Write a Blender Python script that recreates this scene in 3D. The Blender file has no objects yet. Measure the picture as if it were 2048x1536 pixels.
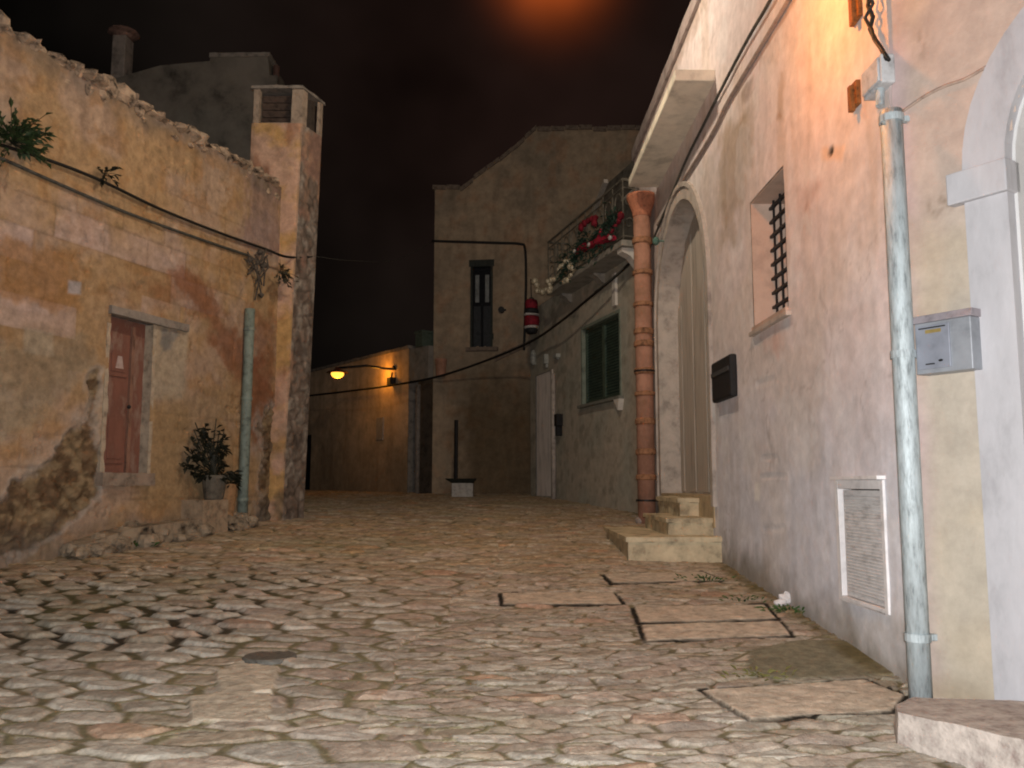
import bpy, bmesh, math, random
import numpy as np
from mathutils import Vector, Matrix, noise as mnoise
random.seed(7)
RNG = np.random.default_rng(11)
D = bpy.data
SC = bpy.context.scene
COL = SC.collection
# ------------------------------------------------------------------ camera facts (surveyed from the photograph)
F = 1750.0                       # focal length in photograph pixels (2048 wide)
PITCH = math.atan(200.0 / F)
CP, SP = math.cos(PITCH), math.sin(PITCH)
HZ = 1.40                        # eye height above the paving at the photographer's feet

def ray(px, py):
    a, v = (px - 1024) / F, (768 - py) / F
    return np.array([a, CP - v * SP, SP + v * CP])

def P(px, py, Y):
    """survey: point on the sight line at street depth Y, world metres"""
    r = ray(px, py)
    r = r * (Y / r[1])
    return Vector((r[0], r[1], r[2] + HZ))

def proj(x, y, z):
    z = z - HZ
    f = y * CP + z * SP
    u = -y * SP + z * CP
    return 1024 + F * x / f, 768 - F * u / f

GY = np.array([-40, 0, 2.0, 4.32, 6.2, 8.06, 10.4, 13.1, 16.1, 19.2, 30, 80.])
GZ = np.array([-4.6, -1.36, -1.185, -.99, -.825, -.68, -.525, -.39, -.27, -.195, -.10, .0]) + HZ
_ty = np.linspace(-40, 80, 4801)
_tz = np.interp(_ty, GY, GZ)
_k = np.exp(-np.linspace(-2, 2, 81) ** 2); _k /= _k.sum()
_tz = np.convolve(np.pad(_tz, 40, mode='edge'), _k, mode='valid')
def gz(y): return np.interp(y, _ty, _tz)
def ground_px(px, py):
    Y = 6.0
    for _ in range(40):
        r = ray(px, py); t = (gz(Y) - HZ) / r[2]; Y = .5 * Y + .5 * max(1.5, min(60, t * r[1]))
    r = ray(px, py); return r[0] / r[1] * Y, Y

# ------------------------------------------------------------------ numpy noise
_H = RNG.random((256, 256))
def vn(x, y, s=0):
    x = np.asarray(x, float) + s * 17.31; y = np.asarray(y, float) + s * 9.77
    xi, yi = np.floor(x).astype(int), np.floor(y).astype(int)
    fx, fy = x - xi, y - yi
    fx = fx * fx * (3 - 2 * fx); fy = fy * fy * (3 - 2 * fy)
    a, b = _H[xi & 255, yi & 255], _H[(xi + 1) & 255, yi & 255]
    c, d = _H[xi & 255, (yi + 1) & 255], _H[(xi + 1) & 255, (yi + 1) & 255]
    return (a * (1 - fx) + b * fx) * (1 - fy) + (c * (1 - fx) + d * fx) * fy
def fbm(x, y, s=0, o=5, g=.55):
    t, a, n = 0, 1., 0
    for i in range(o):
        t = t + a * vn(x * 2 ** i, y * 2 ** i, s + i); n += a; a *= g
    return t / n
def sstep(a, b, x):
    t = np.clip((x - a) / (b - a), 0, 1); return t * t * (3 - 2 * t)
def poly_sd(x, y, poly):
    """signed distance (positive inside)"""
    poly = np.array(poly, float); n = len(poly)
    d2 = np.full(x.shape, 1e18); ins = np.zeros(x.shape, bool)
    for i in range(n):
        ax, ay = poly[i]; bx, by = poly[(i + 1) % n]
        ex, ey = bx - ax, by - ay
        t = np.clip(((x - ax) * ex + (y - ay) * ey) / (ex * ex + ey * ey + 1e-12), 0, 1)
        d2 = np.minimum(d2, (x - ax - t * ex) ** 2 + (y - ay - t * ey) ** 2)
        c = ((ay > y) != (by > y))
        with np.errstate(divide='ignore', invalid='ignore'):
            xi = ax + (y - ay) * ex / (ey if ey else 1e-12)
        ins ^= c & (x < xi)
    d = np.sqrt(d2); return np.where(ins, d, -d)
def lin(c):
    c = np.array(c, float) / 255.
    return np.where(c <= .04045, c / 12.92, ((c + .055) / 1.055) ** 2.4)

# ------------------------------------------------------------------ materials
def nodes(m):
    m.use_nodes = True
    nt = m.node_tree; nt.nodes.clear()
    out = nt.nodes.new('ShaderNodeOutputMaterial'); b = nt.nodes.new('ShaderNodeBsdfPrincipled')
    nt.links.new(b.outputs[0], out.inputs[0]); return nt, b
MATS = {}
def M(name, col, rough=.8, metal=0., var=.25, scale=14., bump=.25, spec=.3, grime=None, stretch=(1, 1, 1), bdist=.01):
    if name in MATS: return MATS[name]
    m = D.materials.new(name); nt, b = nodes(m); N = nt.nodes.new; L = nt.links.new
    tc = N('ShaderNodeTexCoord'); mp = N('ShaderNodeMapping'); mp.inputs['Scale'].default_value = stretch
    L(tc.outputs['Object'], mp.inputs[0])
    n1 = N('ShaderNodeTexNoise'); n1.inputs['Scale'].default_value = scale; n1.inputs['Detail'].default_value = 7
    n1.inputs['Roughness'].default_value = .65; L(mp.outputs[0], n1.inputs['Vector'])
    r = N('ShaderNodeValToRGB'); L(n1.outputs[0], r.inputs[0])
    c = np.array(col, float)
    dk = np.array(grime) if grime is not None else c * (1 - var * 1.6)
    r.color_ramp.elements[0].position = .32; r.color_ramp.elements[0].color = (*np.clip(dk, 0, 1), 1)
    r.color_ramp.elements[1].position = .62; r.color_ramp.elements[1].color = (*np.clip(c * (1 + var * .3), 0, 1), 1)
    e = r.color_ramp.elements.new(.48); e.color = (*np.clip(c * (1 - var * .25), 0, 1), 1)
    L(r.outputs[0], b.inputs['Base Color'])
    n2 = N('ShaderNodeTexNoise'); n2.inputs['Scale'].default_value = scale * 4; n2.inputs['Detail'].default_value = 5
    L(mp.outputs[0], n2.inputs['Vector'])
    bp = N('ShaderNodeBump'); bp.inputs['Strength'].default_value = bump; bp.inputs['Distance'].default_value = bdist
    L(n2.outputs[0], bp.inputs['Height']); L(bp.outputs[0], b.inputs['Normal'])
    b.inputs['Roughness'].default_value = rough; b.inputs['Metallic'].default_value = metal
    b.inputs['Specular IOR Level'].default_value = spec
    MATS[name] = m; return m
def M_attr(name, rough=.9, scale=22., var=.35, bump=.5, bdist=.012, spec=.15, fine=130.):
    """surface whose albedo is worked out per vertex ('tint') and broken up by noise nodes"""
    m = D.materials.new(name); nt, b = nodes(m); N = nt.nodes.new; L = nt.links.new
    at = N('ShaderNodeAttribute'); at.attribute_name = 'tint'
    tc = N('ShaderNodeTexCoord')
    n1 = N('ShaderNodeTexNoise'); n1.inputs['Scale'].default_value = scale; n1.inputs['Detail'].default_value = 9
    n1.inputs['Roughness'].default_value = .7; L(tc.outputs['Object'], n1.inputs['Vector'])
    mr = N('ShaderNodeMapRange'); mr.inputs[1].default_value = .3; mr.inputs[2].default_value = .7
    mr.inputs[3].default_value = 1 - var; mr.inputs[4].default_value = 1 + var; L(n1.outputs[0], mr.inputs[0])
    mx = N('ShaderNodeMix'); mx.data_type = 'RGBA'; mx.blend_type = 'MULTIPLY'; mx.inputs[0].default_value = 1
    L(at.outputs['Color'], mx.inputs[6]); L(mr.outputs[0], mx.inputs[7]); L(mx.outputs[2], b.inputs['Base Color'])
    n2 = N('ShaderNodeTexNoise'); n2.inputs['Scale'].default_value = fine; n2.inputs['Detail'].default_value = 4
    L(tc.outputs['Object'], n2.inputs['Vector'])
    ad = N('ShaderNodeMath'); ad.operation = 'MULTIPLY_ADD'; L(n2.outputs[0], ad.inputs[0]); ad.inputs[1].default_value = .35
    L(n1.outputs[0], ad.inputs[2])
    bp = N('ShaderNodeBump'); bp.inputs['Strength'].default_value = bump; bp.inputs['Distance'].default_value = bdist
    L(ad.outputs[0], bp.inputs['Height']); L(bp.outputs[0], b.inputs['Normal'])
    b.inputs['Roughness'].default_value = rough; b.inputs['Specular IOR Level'].default_value = spec
    MATS[name] = m; return m
def M_emit(name, col, strength):
    m = D.materials.new(name); nt, b = nodes(m)
    b.inputs['Base Color'].default_value = (*col, 1); b.inputs['Emission Color'].default_value = (*col, 1)
    b.inputs['Emission Strength'].default_value = strength; MATS[name] = m; return m

# ------------------------------------------------------------------ mesh builder
class MB:
    def __init__(s): s.v = []; s.f = []
    def add(s, vs, fs):
        o = len(s.v); s.v += [tuple(map(float, v)) for v in vs]; s.f += [tuple(i + o for i in f) for f in fs]; return s
    def box(s, u0, u1, d0, d1, z0, z1):
        u0, u1 = sorted((u0, u1)); d0, d1 = sorted((d0, d1)); z0, z1 = sorted((z0, z1))
        return s.loft([(u0, d0), (u1, d0), (u1, d1), (u0, d1)], [(u0, d0), (u1, d0), (u1, d1), (u0, d1)], z0, z1)
    def loft(s, a, b, z0, z1):
        n = len(a); vs = [(x, y, z0) for x, y in a] + [(x, y, z1) for x, y in b]
        fs = [tuple(range(n - 1, -1, -1)), tuple(range(n, 2 * n))] + [(i, (i + 1) % n, n + (i + 1) % n, n + i) for i in range(n)]
        return s.add(vs, fs)
    def slab(s, pts, d0, d1):
        """polygon in (u,z) extruded along d"""
        n = len(pts); vs = [(u, d0, z) for u, z in pts] + [(u, d1, z) for u, z in pts]
        fs = [tuple(range(n)), tuple(range(2 * n - 1, n - 1, -1))] + [(i, n + i, n + (i + 1) % n, (i + 1) % n) for i in range(n)]
        return s.add(vs, fs)
    def tube(s, pts, r, seg=8, cap=True, spin=0):
        pts = [Vector(p) for p in pts]; n = len(pts); rr = r if hasattr(r, '__len__') else [r] * n
        vs = []; up = Vector((0, 0, 1)); prev = None
        for i, p in enumerate(pts):
            t = (pts[min(i + 1, n - 1)] - pts[max(i - 1, 0)]).normalized()
            if prev is None:
                a = t.orthogonal().normalized()
            else:
                a = (prev - t * prev.dot(t)).normalized()
            prev = a; b = t.cross(a)
            for k in range(seg):
                q = 2 * math.pi * k / seg + spin; vs.append(p + (a * math.cos(q) + b * math.sin(q)) * rr[i])
        fs = [(i * seg + k, i * seg + (k + 1) % seg, (i + 1) * seg + (k + 1) % seg, (i + 1) * seg + k) for i in range(n - 1) for k in range(seg)]
        if cap: fs += [tuple(range(seg - 1, -1, -1)), tuple(range((n - 1) * seg, n * seg))]
        return s.add(vs, fs)
    def ball(s, c, rx, ry=None, rz=None, seg=10, rings=7, jit=0):
        ry = ry or rx; rz = rz or rx; vs = []; fs = []
        for i in range(rings + 1):
            th = math.pi * i / rings
            for k in range(seg):
                ph = 2 * math.pi * k / seg; j = 1 + random.uniform(-jit, jit)
                vs.append((c[0] + rx * j * math.sin(th) * math.cos(ph), c[1] + ry * j * math.sin(th) * math.sin(ph), c[2] + rz * j * math.cos(th)))
        for i in range(rings):
            for k in range(seg):
                fs.append((i * seg + k, (i + 1) * seg + k, (i + 1) * seg + (k + 1) % seg, i * seg + (k + 1) % seg))
        return s.add(vs, fs)
    def leaf(s, p, d, L, w, droop=.2):
        p = Vector(p); d = Vector(d).normalized(); sd = d.cross(Vector((random.uniform(-.4, .4), random.uniform(-.4, .4), 1))).normalized()
        n = sd.cross(d); m = p + d * L * .5 + n * L * .1; t = p + d * L - n * L * droop
        return s.add([p, m - sd * w * .5, t, m + sd * w * .5], [(0, 1, 2), (0, 2, 3)])
    def build(s, name, mat, parent=None, base=(0, 0, 0), frame=None, smooth=False, bevel=0., rough=0.):
        me = D.meshes.new(name)
        bx, by, bz = base
        me.from_pydata([(x - bx, y - by, z - bz) for x, y, z in s.v], [], s.f)
        if rough or True:
            bm = bmesh.new(); bm.from_mesh(me)
            bmesh.ops.remove_doubles(bm, verts=bm.verts, dist=1e-5)
            bmesh.ops.recalc_face_normals(bm, faces=bm.faces)
            if rough:
                for _ in range(5):
                    es = [e for e in bm.edges if e.calc_length() > max(.05, rough * 3)]
                    if not es or len(bm.verts) > 20000: break
                    bmesh.ops.subdivide_edges(bm, edges=es, cuts=1, use_grid_fill=True)
                bm.normal_update()
                for v in bm.verts:
                    q = v.co * 5 + Vector((bx, by, bz)) * 3
                    v.co += v.normal * rough * (mnoise.noise(q) + .6 * mnoise.noise(q * 2.7)) 
            bm.to_mesh(me); bm.free()
        if smooth:
            for p in me.polygons: p.use_smooth = True
        o = D.objects.new(name, me); COL.objects.link(o); me.materials.append(mat)
        if bevel:
            b = o.modifiers.new('bevel', 'BEVEL'); b.width = bevel; b.segments = 2; b.limit_method = 'ANGLE'
        if parent is not None: o.parent = parent
        else:
            o.matrix_world = (frame.mat if frame else Matrix()) @ Matrix.Translation(base)
        return o
def tag(o, label, cat=None, group=None, kind=None):
    if label: o['label'] = label
    if cat: o['category'] = cat
    if group: o['group'] = group
    if kind: o['kind'] = kind
    return o
def thing(name, label, cat, base=(0, 0, 0), frame=None, group=None):
    o = D.objects.new(name, None); COL.objects.link(o); o.empty_display_size = .1
    o.matrix_world = (frame.mat if frame else Matrix()) @ Matrix.Translation(base)
    return tag(o, label, cat, group)

class Frame:
    """a vertical wall plane: local x runs left to right as seen from the street, y into the wall, z up"""
    def __init__(s, x, y, ux, uy):
        l = math.hypot(ux, uy); s.u = np.array([ux, uy]) / l; s.o = np.array([x, y]); s.d = np.array([-s.u[1], s.u[0]])
        s.mat = Matrix(((s.u[0], s.d[0], 0, x), (s.u[1], s.d[1], 0, y), (0, 0, 1, 0), (0, 0, 0, 1)))
    def hit(s, px, py, off=0.):
        r = ray(px, py); o = s.o - s.d * off
        t = o.dot(s.d) / r[:2].dot(s.d); p = r * t
        return (float((p[:2] - s.o).dot(s.u)), float(p[2] + HZ))
    def world(s, u, d, z):
        p = s.o + s.u * u + s.d * d if np.isscalar(u) else None
        return Vector((p[0], p[1], z))
    def local(s, w):
        q = np.array([w[0], w[1]]) - s.o; return (float(q.dot(s.u)), float(q.dot(s.d)), float(w[2]))
    def p3(s, px, py, off=0.):
        u, z = s.hit(px, py, off); return (u, -off, z)
    def g(s, u, d=0.):
        p = s.o + s.u * u + s.d * d; return float(gz(p[1]))
def I4(): return None

def grid_mesh(name, U, Z, dfun, mat, parent=None, base=(0, 0, 0), frame=None, keep=None, tint=None, smooth=True):
    """relief sheet: columns U, rows Z; dfun -> depth offset; keep -> cells kept; tint -> albedo"""
    uu, zz = np.meshgrid(U, Z); dd = dfun(uu, zz)
    nu, nz = len(U), len(Z)
    v = np.stack([uu - base[0], dd - base[1], zz - base[2]], -1).reshape(-1, 3)
    ii = (np.arange(nz - 1)[:, None] * nu + np.arange(nu - 1)[None, :])
    f = np.stack([ii, ii + 1, ii + nu + 1, ii + nu], -1).reshape(-1, 4)
    if keep is not None:
        cu = .5 * (U[1:] + U[:-1]); cz = .5 * (Z[1:] + Z[:-1]); k = keep(*np.meshgrid(cu, cz)).reshape(-1); f = f[k]
    me = D.meshes.new(name)
    me.vertices.add(len(v)); me.vertices.foreach_set('co', v.astype('f').ravel())
    me.loops.add(f.size); me.loops.foreach_set('vertex_index', f.astype('i').ravel())
    me.polygons.add(len(f)); me.polygons.foreach_set('loop_start', np.arange(0, f.size, 4, dtype='i'))
    me.update(calc_edges=True)
    if smooth: me.polygons.foreach_set('use_smooth', np.ones(len(f), bool))
    if tint is not None:
        c = tint(uu, zz).reshape(-1, 3); a = me.attributes.new('tint', 'FLOAT_COLOR', 'POINT')
        a.data.foreach_set('color', np.concatenate([np.clip(c, 0, 1), np.ones((len(c), 1))], 1).astype('f').ravel())
    o = D.objects.new(name, me); COL.objects.link(o); me.materials.append(mat)
    if parent is not None: o.parent = parent
    else: o.matrix_world = (frame.mat if frame else Matrix()) @ Matrix.Translation(base)
    return o
def lines(a, b, step, *must):
    x = list(np.arange(a, b, step)) + [b]
    for m in must:
        k = int(np.argmin([abs(q - m) for q in x])); x[k] = m
    return np.array(sorted(x))
def wallpx(fr, uu, zz):
    x = fr.o[0] + fr.u[0] * uu; y = fr.o[1] + fr.u[1] * uu; return proj(x, np.maximum(y, .5), zz)
def mixc(a, b, t): return a * (1 - t[..., None]) + np.array(b) * t[..., None]

# ------------------------------------------------------------------ the walls' planes
RW = Frame(1.965, 4.32, .0137, -1)                    # long plaster front on the right
WB = Frame(1.965, 4.32, .64, -1)                      # its nearer part, turned to the street
c2 = (1.965 - .0137 * (12.67 - 4.32), 12.67)
W2 = Frame(c2[0], c2[1], .282, -1)                    # house with the balcony
p3l, p3r = P(865, 985, 18.9), P(1290, 985, 18.3)
W3 = Frame(p3l.x, p3l.y, p3r.x - p3l.x, p3r.y - p3l.y)   # tall house across the end
p4l, p4r = P(610, 985, 24.5), P(815, 985, 20.0)
W4 = Frame(p4r.x, p4r.y, p4r.x - p4l.x, p4r.y - p4l.y)   # low house beyond
LW = Frame(-3.17, 11.6, .329, 1)                      # ochre house on the left

# ------------------------------------------------------------------ common materials
m_left = M_attr('ochre_plaster', scale=9, var=.32, bump=.55, bdist=.02, fine=70)
m_right = M_attr('pink_plaster', scale=7, var=.16, bump=.35, bdist=.012, fine=60)
m_ground = M_attr('street_stone', scale=16, var=.42, bump=.7, bdist=.02, fine=90, rough=.82, spec=.25)
m_white = M('whitewash', (.44, .435, .455), var=.20, scale=3.5, bump=.5, stretch=(1, 1, .4))
m_galv = M('galvanised_metal', (.43, .49, .51), rough=.55, metal=.2, var=.34, scale=42, bump=.3, spec=.45, stretch=(1, 1, .22))
m_greypipe = M('grey_painted_pipe', (.20, .25, .22), rough=.6, var=.4, scale=10, bump=.2)
m_cable = M('cable_black', (.012, .011, .01), rough=.6, var=.3)
m_cable_grey = M('cable_grey', (.07, .07, .06), rough=.7, var=.4)
m_rust = M('rusty_iron', (.22, .08, .02), rough=.8, var=.5, scale=30)
m_iron = M('wrought_iron', (.015, .014, .014), rough=.55, var=.4, scale=40)
m_terra = M('terracotta_pipe', (.38, .20, .135), rough=.85, var=.45, scale=5, bump=.3, grime=(.26, .14, .085))
m_stone = M('pale_limestone', (.46, .36, .22), var=.25, scale=7, bump=.5)
m_greystone = M('grey_stone', (.25, .22, .19), var=.35, scale=8, bump=.6)
m_dark = M('dark_interior', (.008, .008, .007), var=.2)
m_leaf = M('leaf_green', (.035, .06, .02), rough=.6, var=.5, scale=20)
m_leafdark = M('leaf_dark', (.016, .017, .009), rough=.6, var=.4, scale=20)

# ================================================================== GROUND
SLABS = [  # flat stone covers and patches let into the street: outline in photo pixels, kind
    ([(1400, 1376), (1500, 1434), (1786, 1420), (1812, 1388), (1730, 1356)], 'slab'),
    ([(1266, 1210), (1278, 1242), (1556, 1236), (1530, 1206)], 'slab'),
    ([(1280, 1246), (1292, 1278), (1584, 1270), (1560, 1240)], 'slab'),
    ([(1205, 1147), (1224, 1164), (1450, 1158), (1405, 1140)], 'slab'),
    ([(1002, 1184), (1004, 1206), (1246, 1206), (1228, 1181)], 'slab'),
    ([(1492, 1340), (1500, 1300), (1600, 1278), (1700, 1282), (1800, 1345), (1720, 1350), (1560, 1356)], 'patch'),
    ([(430, 1340), (470, 1322), (560, 1330), (545, 1378), (440, 1390)], 'flat'),
    ([(375, 1392), (440, 1380), (545, 1384), (540, 1440), (380, 1440)], 'flat'),
]
SLABS = [([ground_px(*p) for p in pl], k) for pl, k in SLABS]
def worley(x, y, cx, cy, seed, rowshift=True):
    """jittered brick-row cells -> distance to joint, cell id randoms, seed position"""
    r = np.random.default_rng(seed); T = 256
    jx, jy, r1, r2, r3, r4 = (r.random((T, T)) for _ in range(6))
    gi, gj = np.floor(x / cx).astype(int), np.floor(y / cy).astype(int)
    f1 = np.full(x.shape, 1e9); s1x = np.zeros(x.shape); s1y = np.zeros(x.shape); id1 = np.zeros(x.shape, int)
    cand = []
    for dj in (-2, -1, 0, 1, 2):
        for di in (-2, -1, 0, 1, 2):
            a, b = gi + di, gj + dj; k = (a & 255), (b & 255)
            sx = (a + .15 + .7 * jx[k] + (b & 1) * .5) * cx; sy = (b + .18 + .64 * jy[k]) * cy
            d = ((x - sx) / cx) ** 2 + ((y - sy) / cy) ** 2
            cand.append((sx, sy, d))
            m = d < f1; f1 = np.where(m, d, f1); s1x = np.where(m, sx, s1x); s1y = np.where(m, sy, s1y)
            id1 = np.where(m, (a & 255) * 256 + (b & 255), id1)
    e = np.full(x.shape, 1e9)
    for sx, sy, d in cand:
        ll = np.sqrt(((sx - s1x) / cx) ** 2 + ((sy - s1y) / cy) ** 2)
        q = (d - f1) / (2 * np.maximum(ll, 1e-6)); q = np.where(ll < 1e-5, 1e9, q); e = np.minimum(e, q)
    i, j = id1 // 256, id1 % 256
    return e * math.sqrt(cx * cy), r1[i, j], r2[i, j], r3[i, j], r4[i, j], s1x, s1y

def street_fields(x, y):
    wx = x + .10 * (fbm(x * 2.2, y * 2.2, 1, 3) - .5) + .060 * (fbm(x * 8, y * 8, 2, 3) - .5)
    wy = y + .08 * (fbm(x * 2.0, y * 2.0, 3, 3) - .5) + .040 * (fbm(x * 9, y * 9, 4, 3) - .5)
    eA, a1, a2, a3, a4, ax, ay = worley(wx, wy + .12 * wx, .34, .155, 5)
    eB, b1, b2, b3, b4, bx, by = worley(wx, wy - .05 * wx, .27, .085, 6)
    eC, q1, q2, q3, q4, qx, qy = worley(wx, wy, .48, .17, 8)
    side = x + .55 + .5 * (fbm(x * .8, y * .8, 9, 2) - .5) - .10 * (y - 5)
    big = sstep(4.3, 3.5, y + 1.2 * (fbm(x * .9, y * .9, 12, 2) - .5)) * (x > -3.4) * (x < -.35 + .5 * (fbm(x * 2, y * 2, 13, 2) - .5))
    sel = np.where(side < 0, 0, 1); sel = np.where((sel == 1) & (big > .5), 2, sel); sel = np.where((sel == 0) & (y < 4.1 + .2 * x), 2, sel)
    pick = lambda a, b, c: np.choose(sel, [a, b, c])
    e = pick(eA, eB, eC); r1 = pick(a1, b1, q1); r2 = pick(a2, b2, q2); r3 = pick(a3, b3, q3); r4 = pick(a4, b4, q4)
    lx = wx - pick(ax, bx, qx); ly = pick(wy + .12 * wx, wy - .05 * wx, wy) - pick(ay, by, qy)
    gap = pick(.004 + .007 * r4, .002 + .005 * r4, .005 + .008 * r4)
    rnd = pick(.040, .016, .035)
    wild0 = sstep(4.7, 5.5, y + .5 * (fbm(x, y, 17, 2) - .5)) * sstep(8.4, 7.0, y) * sstep(-1.0, -2.0, x + .6 * (fbm(x, y, 19, 2) - .5)); gap = gap * (.5 + 1.1 * fbm(x * 1.3, y * 1.3, 21, 3)) * (1 + 1.3 * wild0)
    top = sstep(gap, gap + rnd, e)
    wild = sstep(4.7, 5.5, y + .5 * (fbm(x, y, 17, 2) - .5)) * sstep(8.4, 7.0, y) * sstep(-1.0, -2.0, x + .6 * (fbm(x, y, 19, 2) - .5)); H = pick(.016 + .011 * wild, .010, .012)
    tilt = lx * (r2 - .5) * .10 + ly * pick((r3 - .5) * .14, (r3 - .35) * .30, (r3 - .5) * .10)
    h = top * (H + (r1 - .5) * .014 + tilt) + (.008 + .010 * (sel == 1)) * (fbm(x * 4, y * 15, 14, 4) - .5) * top + .006 * (fbm(x * 30, y * 30, 15, 3) - .5)
    joint = 1 - sstep(gap * .8, gap + rnd * .45, e)
    # albedo
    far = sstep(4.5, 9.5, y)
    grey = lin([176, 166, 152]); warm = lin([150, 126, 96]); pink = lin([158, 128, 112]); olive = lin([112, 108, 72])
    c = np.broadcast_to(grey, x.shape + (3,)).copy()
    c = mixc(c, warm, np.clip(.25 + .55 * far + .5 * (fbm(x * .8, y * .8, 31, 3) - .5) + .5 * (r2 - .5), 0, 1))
    c = mixc(c, pink, np.clip((r3 - .6) * 1.2, 0, .4))
    c = mixc(c, lin([172, 112, 66]), np.clip((r1 - .955) * 14, 0, .32) * (r4 > .3))
    c = c * (.84 + .26 * r4 + .40 * (fbm(x * 5, y * 9, 33, 4) - .5))[..., None]
    c = mixc(c, lin([205, 198, 185]), sstep(.62, .80, fbm(x * 7, y * 16, 35, 4)) * .35)
    moss = np.clip(sstep(.36, .55, fbm(x * 1.1, y * 1.1, 37, 3)) * sstep(8.5, 4, y), 0, 1)
    soil = mixc(np.broadcast_to(lin([44, 36, 26]), x.shape + (3,)), lin([110, 108, 66]), moss * (.6 + .4 * fbm(x * 20, y * 20, 3, 2)))
    soil = mixc(soil, lin([128, 116, 88]), .72 * (1 - wild0) * np.ones(x.shape))
    h = h + joint * moss * .012
    c = c * (1 - joint[..., None]) + soil * joint[..., None]
    c = mixc(c, olive, .30 * sstep(.55, .75, fbm(x * .7 + 3, y * .7, 41, 4)))
    c = c * np.array([.86, .91, .94]) * (1 + .40 * far - .12 * wild0)[..., None]  # distant paving lifted in the colour to stand in for lamp light
    # covers, patches
    for pl, kind in SLABS:
        sd = poly_sd(x, y, pl) + .008 * (fbm(x * 9, y * 9, 51, 2) - .5)
        ins = sstep(-.004, .006, sd); fz = fbm(x * 14, y * 22, 52, 4)
        if kind == 'patch':
            cc = lin([122, 118, 98]) * (.85 + .3 * fbm(x * 4, y * 4, 53, 4))[..., None]; hh = .015 + .004 * fz; ins = sstep(-.03, .02, sd + .05 * (fz - .5))
        elif kind == 'flat':
            cc = lin([176, 166, 148]) * (.8 + .4 * fz)[..., None]; hh = .026 + .010 * (fz - .5); ins = sstep(-.01, .015, sd)
        else:
            cc = mixc(lin([186, 173, 154]) * (.76 + .48 * fz)[..., None], grey, .4 * fbm(x * 2, y * 2, 54, 3)); hh = .017 + .010 * (fz - .5)
        h = h * (1 - ins) + hh * ins; c = c * (1 - ins[..., None]) + cc * ins[..., None]
        if kind == 'slab':
            jt = np.exp(-(np.abs(sd + .006) / (.009 + .0013 * y)) ** 4) * (.75 + .5 * sstep(.3, .6, fbm(x * 3, y * 3, 55, 2)))
            jt = np.clip(jt, 0, 1); h = h - .006 * jt; c = mixc(c, lin([30, 26, 18]), jt)
    # thin mossy line at the foot of the right front
    foot = sstep(.14, .02, np.abs(x - (1.92 - .0137 * (y - 4.3)))) * sstep(4.2, 4.8, y) * fbm(x * 6, y * 6, 61, 3)
    c = mixc(c, lin([96, 86, 50]), np.clip(foot * 1.3, 0, .8))
    return h, c
def street(name, X, Y):
    cache = {}
    def dfun(uu, zz):
        h, c = street_fields(uu, zz); cache['h'] = h; cache['c'] = c; return h
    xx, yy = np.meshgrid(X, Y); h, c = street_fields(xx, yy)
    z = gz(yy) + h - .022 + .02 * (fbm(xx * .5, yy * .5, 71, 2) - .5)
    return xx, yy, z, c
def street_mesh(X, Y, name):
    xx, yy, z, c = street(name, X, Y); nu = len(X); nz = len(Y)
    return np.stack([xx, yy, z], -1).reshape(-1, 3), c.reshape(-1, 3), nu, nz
_parts = []
# spacing grows with distance, the way the eye needs it; one continuous sheet
Ys = [1.2]
while Ys[-1] < 26: Ys.append(Ys[-1] + max(.0075, .0018 * Ys[-1]) * (1 if Ys[-1] > 2.8 else 3))
Ys = np.array(Ys)
Xs = np.concatenate([np.arange(-7.5, -4.2, .04), np.arange(-4.2, 2.75, .0088), np.arange(2.75, 6, .05)])
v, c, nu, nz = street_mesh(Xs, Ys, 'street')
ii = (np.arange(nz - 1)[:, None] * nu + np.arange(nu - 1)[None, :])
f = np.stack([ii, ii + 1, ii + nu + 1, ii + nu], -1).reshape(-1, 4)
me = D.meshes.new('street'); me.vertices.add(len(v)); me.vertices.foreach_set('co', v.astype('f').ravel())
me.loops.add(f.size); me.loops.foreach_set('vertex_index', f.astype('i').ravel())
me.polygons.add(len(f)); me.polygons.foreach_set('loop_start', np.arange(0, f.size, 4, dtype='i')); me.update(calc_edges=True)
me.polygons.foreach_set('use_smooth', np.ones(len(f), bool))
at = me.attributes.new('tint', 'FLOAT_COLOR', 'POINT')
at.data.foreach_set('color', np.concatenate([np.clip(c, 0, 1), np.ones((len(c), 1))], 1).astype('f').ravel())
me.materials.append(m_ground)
o = D.objects.new('street', me); COL.objects.link(o)
tag(o, 'sloping street paved with irregular worn stones and mossy joints', 'street', kind='structure')
# wide terrain sheet under everything, out to the horizon
mb = MB(); xs = [-600, -120, -40, -8, 8, 40, 120, 600]; ys = [-300, -40, -10, 0, 4, 8, 13, 19, 30, 80, 300, 900]
mb.add([(x, y, float(gz(y)) - .12) for y in ys for x in xs], [(j * 8 + i, j * 8 + i + 1, (j + 1) * 8 + i + 1, (j + 1) * 8 + i) for j in range(len(ys) - 1) for i in range(7)])
o = mb.build('ground', M('earth', (.06, .05, .035), var=.4, scale=1)); tag(o, 'dark earth ground under the old town', 'ground', kind='structure')

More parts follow.
